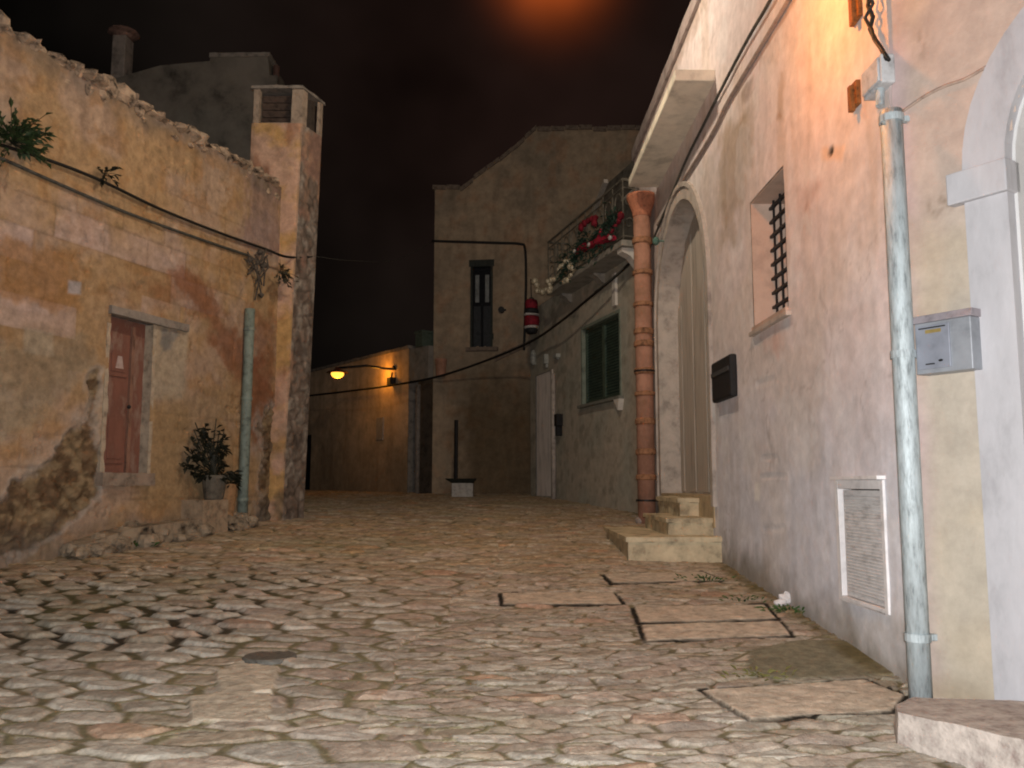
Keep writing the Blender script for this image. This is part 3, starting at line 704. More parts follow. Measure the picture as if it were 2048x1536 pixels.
MB().tube([((cu0 + cu1) / 2, .18, cz1), ((cu0 + cu1) / 2, .18, cz1 + .06), ((cu0 + cu1) / 2, .18, cz1 + .09), ((cu0 + cu1) / 2, .18, cz1 + .13)], [.17, .20, .28, .27], 12).build('chimney_cap', M('cap_tile', (.2, .12, .095), var=.4), ch, b)
u0, z0 = FB.hit(549, 150); MB().tube([(u0, .1, z0 - .3), (u0, .1, z0 + .22)], .06, 8).build('vent_pipe', M('vent_pipe', (.10, .055, .045), var=.3), root, b)

# ================================================================== RIGHT HOUSE
zR = .5 * (RW.hit(1398, 6)[1] + RW.hit(1342, 158)[1])
uF = RW.hit(1281, 1000)[0]; gR = RW.g(-4)
win = [RW.hit(*p) for p in ((1504, 402), (1568, 334), (1582, 612), (1508, 664))]
wl, wr = .5 * (win[0][0] + win[3][0]), .5 * (win[1][0] + win[2][0]); wz1 = .5 * (win[0][1] + win[1][1]); wz0 = .5 * (win[2][1] + win[3][1])
ar_r = RW.hit(1421, 800)[0]; ar_l = RW.hit(1322, 800)[0]; az0 = RW.hit(1420, 991)[1]; azt = RW.hit(1372, 384)[1]
rad = (ar_r - ar_l) / 2; acu = (ar_r + ar_l) / 2; aell = 1.0; azs = azt - rad * .95
def in_arch(a, bq, g=0.):
    return (a > ar_l - g) & (a < ar_r + g) & (bq > az0) & ((bq < azs) | (((a - acu) / (rad + g)) ** 2 + ((bq - azs) / (azt - azs + g)) ** 2 < 1))
cab = [RW.hit(*p) for p in ((1680, 962), (1780, 958), (1778, 1232), (1680, 1192))]
cl, cr = .5 * (cab[0][0] + cab[3][0]), .5 * (cab[1][0] + cab[2][0]); cz1 = .5 * (cab[0][1] + cab[1][1]); cz0 = .5 * (cab[2][1] + cab[3][1])
rb = (-4., 0, RW.g(-4.))
rh = thing('pink_house', 'tall pink plaster house on the right with barred window and arched doorway', 'house', rb, RW)
def right_d(uu, zz):
    d = -.014 * fbm(uu * 1.2, zz * 1.2, 221, 4) - .006 * fbm(uu * 5, zz * 5, 223, 4)
    hu, hz = RW.hit(1664, 303)
    d = d + .012 * np.exp(-(((uu - hu) / .035) ** 2 + ((zz - hz) / .03) ** 2) ** 2)
    for (px0, py0, px1, py1) in ((1515, 770, 1552, 758), (1525, 918, 1556, 916), (1525, 954, 1575, 950), (1530, 1058, 1572, 1056)):
        u0, z0 = RW.hit(px0, py0); u1, z1 = RW.hit(px1, py1)
        t = np.clip((uu - u0) / (u1 - u0), 0, 1); dist = np.hypot(uu - (u0 + (u1 - u0) * t), zz - (z0 + (z1 - z0) * t)); d = d + .010 * np.exp(-(dist / .012) ** 2)
    return d
def right_tint(uu, zz):
    x, y = wallpx(RW, uu, zz); n = fbm(uu * 1.1, zz * 1.1, 231, 5); n2 = fbm(uu * 3.4, zz * 3.4, 233, 5); vs = fbm(uu * 4.5, zz * .55, 235, 4); n3 = fbm(uu * 12, zz * 12, 237, 4)
    pink = lin([216, 196, 188]); grey = lin([210, 203, 204]); tan = lin([208, 188, 168]); brown = lin([176, 146, 114]); pale = lin([226, 214, 208])
    c = np.broadcast_to(pink, uu.shape + (3,)).copy()
    c = mixc(c, grey, sstep(560, 1000, y + 260 * (n - .5)))
    c = mixc(c, tan, sstep(.5, .68, n) * .35)
    c = mixc(c, pale, sstep(.52, .72, n2) * .35)
    c = mixc(c, brown, sstep(.58, .76, vs) * sstep(800, 350, y) * .25)
    c = mixc(c, lin([176, 164, 158]), sstep(.55, .72, vs) * sstep(500, 900, y) * .25)
    def stain(pl, col, amt, w=14, nz=40):
        nonlocal c
        c = mixc(c, col, sstep(-w, w, poly_sd(x, y, pl) + nz * (n2 - .5) + nz * .6 * (n3 - .5)) * amt)
    stain([(1440, 270), (1500, 220), (1500, 330), (1470, 480), (1440, 500)], lin([136, 108, 70]), .55)
    stain([(1560, 140), (1575, 140), (1570, 240), (1556, 240)], lin([150, 110, 64]), .6, 5, 14)
    stain([(1480, 190), (1510, 150), (1505, 190), (1485, 215)], lin([110, 84, 60]), .5, 4, 14)
    stain([(1600, 380), (1640, 370), (1630, 430), (1600, 440)], lin([170, 106, 84]), .4)
    stain([(1520, 655), (1570, 620), (1570, 700), (1540, 720)], lin([186, 128, 104]), .45)
    stain([(1580, 700), (1640, 680), (1660, 800), (1600, 840), (1560, 780)], lin([190, 170, 156]), .3)
    stain([(1512, 965), (1522, 965), (1522, 1000), (1512, 1000)], lin([225, 215, 205]), .9, 2, 3)
    stain([(1320, 380), (1436, 300), (1436, 1000), (1320, 1000)], lin([186, 170, 158]), .6, 12, 10)
    stain([(1270, 380), (1325, 380), (1325, 1020), (1270, 1020)], lin([170, 152, 140]), .7, 10, 8)
    stain([(1648, 296), (1690, 292), (1686, 320), (1650, 320)], lin([222, 178, 140]), .6, 6, 10)
    hu, hz = RW.hit(1664, 303); c = mixc(c, lin([24, 16, 10]), np.exp(-(((uu - hu) / .045) ** 2 + ((zz - hz) / .032) ** 2) ** 2) * .97)  # dark depth of the hole is painted near-black into the colour
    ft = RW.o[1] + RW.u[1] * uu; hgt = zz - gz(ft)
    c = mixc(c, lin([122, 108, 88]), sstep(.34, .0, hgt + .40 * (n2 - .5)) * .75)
    crk = np.exp(-((fbm(uu * 1.1, zz * 1.1, 251, 4) - .5) / .0045) ** 2) * sstep(.5, .62, fbm(uu * .8, zz * .8, 255, 2)); c = mixc(c, lin([120, 100, 90]), crk * .28)
    pat = sstep(.615, .625, fbm(uu * 1.7 + 5, zz * 1.7, 257, 5)); c = mixc(c, lin([224, 216, 210]), pat * .22)
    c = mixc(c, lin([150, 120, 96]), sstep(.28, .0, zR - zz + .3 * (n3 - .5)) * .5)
    return np.minimum(c * (.88 + .24 * n3)[..., None] * np.array([1.04, 1.14, 1.22]), .88)
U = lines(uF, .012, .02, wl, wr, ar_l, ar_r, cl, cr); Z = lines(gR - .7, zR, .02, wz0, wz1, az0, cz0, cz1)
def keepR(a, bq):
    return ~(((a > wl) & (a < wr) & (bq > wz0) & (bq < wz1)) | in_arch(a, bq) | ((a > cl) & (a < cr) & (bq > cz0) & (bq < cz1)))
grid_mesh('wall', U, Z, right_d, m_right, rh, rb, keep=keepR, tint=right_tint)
MB().box(uF + .0, -.02, .62, 5, gR - .6, zR - .02).box(uF, uF + .02, .02, .62, gR - .6, zR - .02).build('rear_wall', m_greystone, rh, rb)
MB().box(uF - .02, -.0, -.05, .5, zR, zR + .16).build('cornice', M('cornice_stone', (.36, .30, .28), var=.3, scale=4), rh, rb, rough=.008)
# barred window: pale reveal, grille
m_reveal = M('reveal_plaster', (.52, .38, .30), var=.15, scale=6)
wn = MB()
dpt = .32
wn.box(wl - .001, wl + .012, -.005, dpt, wz0, wz1); wn.box(wr - .012, wr + .001, -.005, dpt, wz0, wz1)
wn.box(wl + .012, wr - .012, -.005, dpt, wz1 - .012, wz1 + .001); wn.box(wl + .012, wr - .012, -.03, dpt, wz0 - .02, wz0 + .014)
wo = wn.build('window', m_reveal, rh, rb)
MB().box(wl + .012, wr - .012, dpt - .02, dpt, wz0 + .014, wz1 - .012).build('pane', M('window_dark', (.10, .075, .06), rough=.3, var=.4), wo, rb)
gr = MB(); nb, nh = 5, 9
gd = .15
for k in range(nb):
    uu = wl + .02 + (wr - wl - .04) * (k + .5) / nb; gr.tube([(uu, gd, wz0), (uu, gd, wz1)], .011, 6)
for k in range(nh):
    zz = wz0 + (wz1 - wz0) * (k + .5) / nh; gr.box(wl + .01, wr - .01, gd - .012, gd + .012, zz - .011, zz + .011)
    for q in range(nb): gr.ball((wl + .02 + (wr - wl - .04) * (q + .5) / nb, gd, zz), .021, .02, .021, 6, 4)
gr.build('grille', m_iron, wo, rb)
MB().box(wl - .03, wr + .04, -.045, .02, wz0 - .055, wz0 - .02).build('sill', M('sill_pale', (.48, .40, .34), var=.2, scale=6), wo, rb, bevel=.006)
# arched doorway
dpa = .30
def arch_pts(g, n=22, z0=None):
    z0 = az0 if z0 is None else z0; k = (azt - azs)
    return [(ar_r + g, z0)] + [(acu + (rad + g) * math.cos(t), azs + (k + g) * math.sin(t)) for t in np.linspace(0, math.pi, n)] + [(ar_l - g, z0)]
def band(po, pi, d0, d1):
    mb = MB(); n = len(po)
    for i in range(n - 1):
        q = [(po[i][0], d0, po[i][1]), (po[i + 1][0], d0, po[i + 1][1]), (pi[i + 1][0], d0, pi[i + 1][1]), (pi[i][0], d0, pi[i][1])]
        q += [(a, d1, c) for a, _, c in q]; mb.add(q, [(0, 1, 2, 3), (7, 6, 5, 4), (0, 4, 5, 1), (1, 5, 6, 2), (2, 6, 7, 3), (3, 7, 4, 0)])
    return mb
m_portal = M('portal_stone', (.46, .41, .36), var=.25, scale=6, bump=.4)
po = band(arch_pts(.13, z0=az0 - .1), arch_pts(-.004, z0=az0 - .1), -.022, .02).build('arch_frame', m_portal, rh, rb)
band(arch_pts(.18, z0=az0 - .1), arch_pts(.128, z0=az0 - .1), -.045, .02).build('moulding', m_portal, po, rb)
band(arch_pts(.0), arch_pts(-.012), .02, dpa).build('reveal', m_portal, po, rb)
lf = MB(); ap = arch_pts(-.012); lf.slab(ap, dpa - .06, dpa)
m_grey_door = M('grey_door_paint', (.47, .42, .36), rough=.65, var=.22, scale=10, stretch=(1, 1, .15))
dq = lf.build('door', m_grey_door, rh, rb)
bd = MB()
for k in range(5):
    uu = ar_l + .05 + (ar_r - ar_l - .1) * k / 4; zt = azs + (azt - azs) * math.sqrt(max(0, 1 - ((uu - acu) / rad) ** 2)) - .06
    bd.box(uu - .16, uu + .16, dpa - .070, dpa - .061, az0 + .02, zt)
bd.build('board', m_grey_door, dq, rb, bevel=.006)
MB().box(ar_r - .10, ar_r - .014, dpa - .10, dpa - .059, az0, azs + .1).build('gap_shade_strip', M('door_shadow_strip', (.05, .03, .02), var=.3), dq, rb)  # raised dark strip standing in for the shade of a door gap
MB().box(ar_l - .1, ar_r + .1, -.02, dpa, az0 - .3, az0 - .001).build('threshold', m_stone, rh, rb)
# balcony-like canopy slab over the door
a = RW.hit(1433, 166); bq = RW.hit(1318, 371); zc = .5 * (a[1] + bq[1])
an = RW.hit(1336, 156, .48)
can = MB().box(bq[0], a[0], -.39, .02, zc, zc + .11)
can.build('canopy', M('canopy_concrete', (.74, .68, .56), var=.25, scale=4, bump=.4), rh, rb, bevel=.012)
# steps up to the door
def step(px0, py0, py1, Yn, Yf, lab, mat):
    pw = P(px0, py0, Yn); zt = P(px0, py1, Yn).z; x1 = 1.965 - .0137 * (Yn - 4.32) + .02
    b = (.5 * (pw.x + x1), Yn, zt)
    mb = MB().loft([(pw.x, Yn), (x1, Yn), (x1, Yf), (pw.x - .0, Yf)], [(pw.x, Yn), (x1, Yn), (x1, Yf), (pw.x, Yf)], pw.z - .12, zt - .045)
    mb.loft([(pw.x - .025, Yn - .025), (x1, Yn - .025), (x1, Yf), (pw.x - .025, Yf)], [(pw.x - .025, Yn - .025), (x1, Yn - .025), (x1, Yf), (pw.x - .025, Yf)], zt - .045, zt)
    return mb, b
ss = thing('stone_steps', 'pale limestone steps leading up to the arched grey door', 'steps', (1.5, 9.2, float(gz(9.2))))
sbv = (1.5, 9.2, float(gz(9.2)))
for nm, args in (('step', (1257, 1117, 1074, 8.06, 9.9)), ('step', (1337, 1074, 1036, 8.35, 9.8)), ('step', (1360, 1036, 996, 8.9, 10.2))):
    mb, _ = step(*args, None, None); mb.build(nm, M('step_stone', (.56, .47, .31), var=.40, scale=5, bump=.6), ss, sbv, rough=.010)

# gas meter cabinet
b = ((cl + cr) / 2, 0, cz0)
mc = thing('meter_cabinet', 'grey metal meter cabinet recessed low in the pink wall', 'meter cabinet', b, RW)
m_cabf = M('cabinet_frame', (.74, .72, .72), rough=.6, var=.15, scale=10)
t = .05
MB().box(cl, cl + t, -.022, .06, cz0, cz1).box(cr - t * .7, cr, -.022, .06, cz0, cz1).box(cl + t, cr - t * .7, -.022, .06, cz1 - t, cz1).box(cl + t, cr - t * .7, -.022, .06, cz0, cz0 + .025).build('frame', m_cabf, mc, b, bevel=.004)
dr_ = MB().box(cl + t + .045, cr - t * .7 - .004, -.008, .03, cz0 + .03, cz1 - t - .006)
mcd = M('cabinet_door', (.66, .65, .65), rough=.6, var=.22, scale=18, bump=.4, stretch=(.5, 1, 1.5))
cd = dr_.build('door', mcd, mc, b, bevel=.004)
lv = MB()
for k in range(30):
    zz = cz0 + .06 + k * (cz1 - cz0 - .14) / 30; lv.add([(cl + .12, -.009, zz), (cr - .06, -.009, zz), (cr - .06, -.013, zz + .007), (cl + .12, -.013, zz + .007), (cl + .12, -.009, zz + .010), (cr - .06, -.009, zz + .010)], [(0, 1, 2, 3), (3, 2, 5, 4)])
lv.build('louvre', mcd, cd, b)
MB().box(cl, cr, .06, .08, cz0, cz1).build('back_panel', m_dark, mc, b)
MB().box(cl + .02, cr + .01, -.055, .0, cz1 + .003, cz1 + .022).build('hood', m_cabf, mc, b)

# black letter box beside the door
u0 = RW.hit(1432, 750)[0]; u1 = RW.hit(1476, 750, .0)[0]; zt = RW.hit(1478, 705)[1]; zb = RW.hit(1476, 793)[1]
b = ((u0 + u1) / 2, 0, zb)
lb = thing('letter_box', 'black rounded letter box on the pink wall beside the arched door', 'letter box', b, RW)
m_blk = M('black_plastic', (.014, .014, .015), rough=.7, var=.3, scale=20)
MB().box(u0 + .1, u1 - .0, -.07, .0, zb, zt).build('body', m_blk, lb, b, bevel=.02)
MB().box(u0 + .12, u1 - .03, -.078, -.069, zt - .14, zt - .10).build('slot', M('slot_grey', (.05, .05, .05), var=.2), lb, b)
MB().box(u0 + .02, u0 + .1, -.03, .0, zb + .02, zb + .26).build('side_plate', M('pale_plate', (.5, .47, .45), var=.2), lb, b)

# terracotta downpipe with collars
off = .17
ub, zb = RW.hit(1294, 1040, off); ut, zt = RW.hit(1283, 432, off); zf = RW.hit(1280, 396, off)[1]
b = (ub, -off, zb)
tp = thing('terracotta_downpipe', 'orange terracotta downpipe with funnel head at the far corner of the pink house', 'downpipe', b, RW)
R_ = .112
MB().tube([(ub, -off, zb - .05), (ub, -off, zb * .5 + zt * .5), (ub, -off, zt)], R_, 16).build('pipe', m_terra, tp, b, smooth=True)
MB().tube([(ub, -off, zt - .02), (ub, -off, zt + .05), (ub, -off, zf - .04), (ub, -off, zf)], [R_ * 1.05, R_ * 1.15, R_ * 1.75, R_ * 1.7], 16).build('funnel', M('terracotta_head', (.40, .16, .09), var=.3), tp, b)
for py in (480, 545, 610, 665, 690, 745, 790, 845, 905, 955):
    zz = RW.hit(1286, py, off)[1]; hgt = random.uniform(.025, .045)
    MB().tube([(ub, -off, zz - hgt), (ub, -off, zz - hgt * .6), (ub, -off, zz + hgt * .6), (ub, -off, zz + hgt)], [R_ * 1.03, R_ * 1.18, R_ * 1.18, R_ * 1.03], 16).build('collar', M('terracotta_collar', (.32, .16, .085), var=.5, scale=12), tp, b)
for py in (745, 1000):
    zz = RW.hit(1286, py, off)[1]; k = MB().tube([(ub, -off, zz - .012), (ub, -off, zz + .012)], R_ * 1.22, 16); k.box(ub - .02, ub + .02, -off, .01, zz - .012, zz + .012); k.build('strap', m_iron, tp, b)
MB().ball((ub - .01, -off - .06, zb - .02), .09, .09, .07, 8, 6, .1).build('foot', M('foot_mortar', (.36, .31, .28), var=.3), tp, b)
u0, z0 = RW.hit(1312, 482, .12); gb = MB().ball((u0, -.12, z0), .045, .045, .055, 10, 7); gb.box(u0 - .012, u0 + .012, -.12, .01, z0 - .008, z0 + .008)
tag(gb.build('insulator', M('green_glass', (.08, .16, .13), rough=.15, var=.3, spec=.8), None, (u0, -.12, z0), RW, smooth=False), 'small green glass insulator on the wall beside the terracotta pipe', 'insulator')

# galvanised pipe at the corner, junction box, cable, rusty brackets
gp_, gb_ = pipe_thing(RW, 'galvanised_pipe', 'tall galvanised pipe running up the near corner of the pink house', 'pipe', (1840, 1364), (1782, 222), .052, .075, m_galv, (1280, 730, 240), seg=18)
u0, z0 = RW.hit(1788, 200, .07)
bxu1 = RW.hit(1792, 150)[0]; bxu0 = RW.hit(1720, 150, .085)[0]; bxz1 = RW.hit(1763, 98, .085)[1]; bxz0 = RW.hit(1763, 160, .085)[1]
b = ((bxu0 + bxu1) / 2, 0, bxz0)
jb = thing('junction_box', 'square grey junction box above the galvanised pipe', 'junction box', b, RW)
m_box = M('grey_box', (.46, .47, .48), rough=.6, var=.3, scale=14)
MB().box(bxu0 + .0, bxu1, -.075, .0, bxz0, bxz1).build('body', m_box, jb, b, bevel=.01)
MB().box(bxu0 + .015, bxu1 - .015, -.087, -.074, bxz0 + .015, bxz1 - .015).build('lid', m_box, jb, b, bevel=.006)
MB().tube([((bxu0 + bxu1) / 2 + .03, -.045, bxz0 + .01), ((bxu0 + bxu1) / 2 + .05, -.06, bxz0 - .1)], .022, 10).build('gland', m_galv, jb, b)
q = [RW.p3(px, py, .05) for px, py in ((1774, 118), (1762, 96), (1752, 82), (1740, 58), (1746, 34), (1736, 12), (1742, -30), (1740, -80))]
r2 = [RW.p3(px, py, .06) for px, py in ((1778, 120), (1766, 102), (1748, 78), (1744, 60), (1730, 36), (1746, 8), (1732, -30), (1742, -80))]
b = q[3]
tag(MB().tube(q, .012, 7).tube(r2, .010, 7).build('twisted_cable', m_cable, None, b, RW, smooth=True), 'twisted black cable rising from the grey junction box', 'cable')
for px0, py0, px1, py1, lab in ((1708, -10, 1730, 30, 'rusty bracket behind the twisted black cable at the top'), (1708, 176, 1726, 206, 'rusty bracket just below the grey junction box')):
    u0, z1 = RW.hit(px0, py0); u1, z0 = RW.hit(px1, py1); b = (u0, 0, z0)
    tag(MB().box(u0, u1, -.035, .005, z0, z1).box(u0 + (u1 - u0) * .4, u0 + (u1 - u0) * .75, -.06, -.03, z0 - .03, z1 - .02).build('bracket', m_rust, None, b, RW, bevel=.004), lab, 'bracket', 'rusty wall brackets')
cable('wall_cable', 'dark cable running along the upper pink wall down to the terracotta pipe', RW, [(1570, -60), (1535, 10), (1500, 70), (1452, 160), (1412, 240), (1370, 325), (1335, 410), (1300, 495)], .014, m_cable_grey, .04)
cable('wall_conduit', 'thin painted conduit beside the dark cable on the upper pink wall', RW, [(1600, -40), (1560, 30), (1500, 130), (1455, 205), (1420, 275), (1345, 395), (1316, 450)], .018, M('painted_conduit', (.33, .26, .22), var=.3), .03)

# nearer part of the right house, turned towards the street, with a white arch
wbb = (.4, 0, WB.g(.4))
nh = thing('cream_house', 'cream plaster house front with a white archway at the right edge', 'house', wbb, WB)
uo = WB.hit(1966, 900)[0]; ui = WB.hit(2016, 300)[0]
izt, izb = WB.hit(1960, 340)[1], WB.hit(1960, 402)[1]
rI = .66; aw = ui - uo; auc = ui + rI
def wb_keep(a, bq): return ~((a > ui) & (a < ui + 2 * rI) & ((bq < izt) | (((a - auc) / rI) ** 2 + ((bq - izt) / (rI * 1.0)) ** 2 < 1)))
def wb_tint(uu, zz):
    x, y = wallpx(WB, uu, zz); n = fbm(uu * 1.4, zz * 1.4, 241, 5); n2 = fbm(uu * 6, zz * 6, 243, 5)
    c = np.broadcast_to(lin([174, 165, 152]), uu.shape + (3,)).copy(); c = mixc(c, lin([182, 162, 150]), sstep(700, 250, y + 300 * (n - .5)) * .8)
    c = mixc(c, lin([184, 164, 164]), sstep(.16, .02, uu + .06 * (n2 - .5)) * .8)
    c = mixc(c, lin([176, 160, 136]), sstep(.52, .7, n) * .4); c = mixc(c, lin([178, 170, 152]), sstep(800, 1200, y) * .3)
    for cx, cy, rx, ry, am in ((1880, 412, 24, 20, .55), (1888, 372, 4, 12, .4), (1842, 90, 16, 34, .3), (1848, 300, 8, 16, .3)):
        c = mixc(c, lin([120, 104, 88]), np.clip(np.exp(-(((x - cx) / rx) ** 2 + ((y - cy) / ry) ** 2) ** 2) * sstep(.42, .58, fbm(uu * 26, zz * 26, 245, 3)) * am * 1.4, 0, 1))
    ft = WB.o[1] + WB.u[1] * uu; c = mixc(c, lin([150, 134, 112]), sstep(.14, .0, zz - gz(np.maximum(ft, -5)) + .1 * (n2 - .5)) * .5)
    return c * (.90 + .2 * n2)[..., None]
U = lines(-.012, 3.4, .02, ui, ui + 2 * rI); Z = lines(-.5, zR, .02, izt)
grid_mesh('wall', U, Z, lambda a, bq: -.010 * fbm(a * 1.5, bq * 1.5, 247, 4) - .004 * fbm(a * 8, bq * 8, 248, 3), m_right, nh, wbb, keep=wb_keep, tint=wb_tint)
MB().box(.0, 3.4, .55, 3, -.5, zR - .02).build('rear_wall', m_greystone, nh, wbb)
def wb_pts(r, z0, n=26):
    return [(auc + r * math.cos(t), izt + r * math.sin(t)) for t in np.linspace(0, math.pi, n)]
ow = rI + aw
af = band(wb_pts(ow, 0), wb_pts(rI, 0), -.035, .03)
gb0 = WB.g(uo) - .1
af.box(uo, ui, -.03, .03, gb0, izb); af.box(auc + rI, auc + ow, -.03, .03, gb0 - .6, izb)
ao = af.build('archway', m_white, nh, wbb)
imu = WB.hit(1906, 370)[0]
MB().box(imu, ui + .015, -.062, .06, izb, izt + .004).build('impost', m_white, ao, wbb, bevel=.006)
rv = band(wb_pts(rI + .002, 0), wb_pts(rI - .015, 0), .03, .55); rv.box(ui - .002, ui + .015, .03, .55, gb0, izt).box(auc + rI - .015, auc + rI + .002, .03, .55, gb0 - .6, izt)
rv.build('reveal', M('lit_whitewash', (.56, .56, .56), var=.06, scale=4), ao, wbb)  # lighter copy of the whitewash, flash light on the reveal painted in
MB().box(ui, auc + rI, .50, .56, gb0 - .6, izt + rI * 1.0).build('door', m_grey_door, ao, wbb)
cable('wall_cable', 'thin painted wire rising from the galvanised pipe to the white arch', WB, [(1806, 222), (1850, 192), (1890, 172), (1930, 158), (1972, 134)], .008, M('painted_wire', (.36, .27, .22), var=.3), .012)

# mailbox
m0 = WB.hit(1832, 700, .10); m1 = WB.hit(1946, 700, .10)
mz1 = .5 * (WB.hit(1836, 650, .1)[1] + WB.hit(1940, 612, .1)[1]); mz0 = .5 * (WB.hit(1842, 748, .1)[1] + WB.hit(1950, 738, .1)[1])
b = ((m0[0] + m1[0]) / 2, 0, mz0)
mbx = thing('mailbox', 'grey metal mailbox mounted between the galvanised pipe and the white arch', 'mailbox', b, WB)
m_mail = M('mailbox_grey', (.29, .31, .34), rough=.45, metal=.2, var=.18, scale=8, bump=.1, spec=.5)
MB().box(m0[0], m1[0], -.105, -.002, mz0, mz1 - .02).build('body', m_mail, mbx, b, bevel=.005)
lid = MB().loft([(m0[0] - .008, -.118), (m1[0] + .008, -.118), (m1[0] + .008, -.002), (m0[0] - .008, -.002)], [(m0[0] - .008, -.10), (m1[0] + .008, -.10), (m1[0] + .008, -.002), (m0[0] - .008, -.002)], mz1 - .02, mz1 + .018)
lid.build('lid', M('mailbox_lid', (.30, .27, .29), rough=.5, var=.2), mbx, b, bevel=.004)
fw = m1[0] - m0[0]
fd = MB().box(m0[0] + .012, m0[0] + fw * .64, -.114, -.104, mz0 + .02, mz1 - .035).build('front_door', M('mailbox_door', (.26, .28, .33), rough=.45, metal=.2, var=.15, scale=8, bump=.1, spec=.5), mbx, b, bevel=.003)
MB().box(m0[0] + fw * .22, m0[0] + fw * .50, -.1165, -.1135, mz1 - .075, mz1 - .058).build('nameplate', M('brass_plate', (.36, .27, .10), rough=.4, metal=.3, var=.2), fd, b)
MB().box(m0[0] + fw * .10, m0[0] + fw * .58, -.117, -.1135, mz1 - .052, mz1 - .046).build('letter_slot', m_dark, fd, b)
lk = MB().ball((m0[0] + fw * .47, -.115, mz0 + .055), .012, .005, .006, 10, 6); lk.box(m0[0] + fw * .2, m0[0] + fw * .36, -.117, -.1135, mz0 + .040, mz0 + .046); lk.build('lock', m_dark, fd, b)

# kerb stone / threshold slab in the near right corner
pl = []
for px, py in ((1788, 1408), (1796, 1424), (1850, 1436), (1930, 1452), (2060, 1482), (2250, 1560), (2420, 1560), (2330, 1440), (2060, 1402), (1900, 1398), (1830, 1398)):
    r = ray(px, py); t = (-.925) / r[2]; pl.append((r[0] * t, r[1] * t))
zt = HZ - .925; cxm = sum(p[0] for p in pl) / len(pl); cym = sum(p[1] for p in pl) / len(pl)
outp = [(cxm + (p[0] - cxm) * 1.03, cym + (p[1] - cym) * 1.05) for p in pl]
mb = MB().loft(outp, pl, zt - .34, zt)
o = mb.build('threshold_stone', M('worn_threshold', (.40, .35, .31), var=.45, scale=12, bump=.8, grime=(.22, .17, .15)), None, (cxm, cym, zt - .1), None, rough=.012)
tag(o, 'raised worn stone threshold before the white arch in the near right corner', 'threshold')

# ================================================================== BALCONY HOUSE
uE = W2.hit(1062, 900)[0]; g2 = W2.g(uE * .5); b2 = (uE * .5, 0, g2)
bh = thing('grey_balcony_house', 'grey rendered house with green shuttered window below a decorated balcony', 'house', b2, W2)
zs = W2.hit(1172, 540, .38)[1]                               # underside of balcony slab at its outer edge
w2l = W2.hit(1164, 730)[0]; w2r = W2.hit(1243, 700)[0]; w2z1 = .5 * (W2.hit(1164, 656)[1] + W2.hit(1243, 616)[1]); w2z0 = .5 * (W2.hit(1164, 808)[1] + W2.hit(1243, 796)[1])
dl2, dr2 = W2.hit(1072, 850)[0], W2.hit(1104, 850)[0]; dz2 = W2.hit(1090, 745)[1]; dzb = W2.hit(1090, 992)[1]
def w2_tint(uu, zz):
    n = fbm(uu * 1.3, zz * 1.3, 261, 5); n2 = fbm(uu * 5, zz * 5, 263, 5)
    c = mixc(np.broadcast_to(lin([170, 166, 152]), uu.shape + (3,)), lin([182, 172, 156]), sstep(.4, .65, n)); c = mixc(c, lin([104, 104, 90]), sstep(.52, .72, n2) * .45)
    c = mixc(c, lin([160, 140, 120]), sstep(-.5, -.1, uu) * .5)
    return c * (.85 + .3 * n2)[..., None]
zW2 = zs + .16
U = lines(uE, 0, .03, w2l, w2r, dl2, dr2); Z = lines(g2 - .5, zW2, .03, w2z0, w2z1, dz2, dzb)
grid_mesh('wall', U, Z, lambda a, bq: -.012 * fbm(a * 1.5, bq * 1.5, 265, 4), M_attr('grey_render_wall', scale=6, var=.2, bump=.4), bh, b2,
          keep=lambda a, bq: ~(((a > w2l) & (a < w2r) & (bq > w2z0) & (bq < w2z1)) | ((a > dl2) & (a < dr2) & (bq > dzb) & (bq < dz2))), tint=w2_tint)
MB().box(uE, -.02, .5, 5, g2 - .4, zW2 - .01).box(uE - .02, uE - .002, .0, 5, g2 - .4, zW2 - .01).build('rear_wall', m_greystone, bh, b2)
MB().box(uE, 0, .02, 5, zW2 - .01, zW2 + .03).build('terrace', m_greystone, bh, b2)
# shuttered window
m_shut = M('green_shutter', (.055, .085, .062), rough=.6, var=.35, scale=10)
m_w2f = M('window_surround', (.20, .235, .19), var=.25, scale=6)
wf = MB().box(w2l - .0, w2l + .05, -.02, .25, w2z0, w2z1).box(w2r - .05, w2r, -.02, .25, w2z0, w2z1).box(w2l + .05, w2r - .05, -.02, .25, w2z1 - .05, w2z1).build('window', m_w2f, bh, b2)
md = (w2l + w2r) / 2
for (a0, a1) in ((w2l + .05, md - .006), (md + .006, w2r - .05)):
    s_ = MB().box(a0, a0 + .05, .05, .09, w2z0, w2z1 - .05).box(a1 - .05, a1, .05, .09, w2z0, w2z1 - .05).box(a0 + .05, a1 - .05, .05, .09, w2z0, w2z0 + .06).box(a0 + .05, a1 - .05, .05, .09, w2z1 - .11, w2z1 - .05)
    n = 24
    for k in range(n):
        zz = w2z0 + .07 + k * (w2z1 - w2z0 - .2) / n; s_.add([(a0 + .05, .055, zz), (a1 - .05, .055, zz), (a1 - .05, .085, zz + .035), (a0 + .05, .085, zz + .035)], [(0, 1, 2, 3)])
    s_.box(a0 + .05, a1 - .05, .088, .10, w2z0 + .05, w2z1 - .08)
    s_.build('shutter', m_shut, wf, b2)
MB().box(w2l - .03, w2r + .08, -.09, .2, w2z0 - .05, w2z0 - .002).build('sill', M('sill_grey', (.2, .2, .17), var=.2), wf, b2, bevel=.005)
tri = MB(); u1_, z1_ = w2r + .02, w2z0 - .05
tri.slab([(u1_ - .16, z1_), (u1_ + .06, z1_), (u1_ + .03, z1_ - .10), (u1_ - .0, z1_ - .17)], -.09, .0); tri.build('sill_bracket', M('white_bracket', (.62, .58, .52), var=.1), wf, b2)
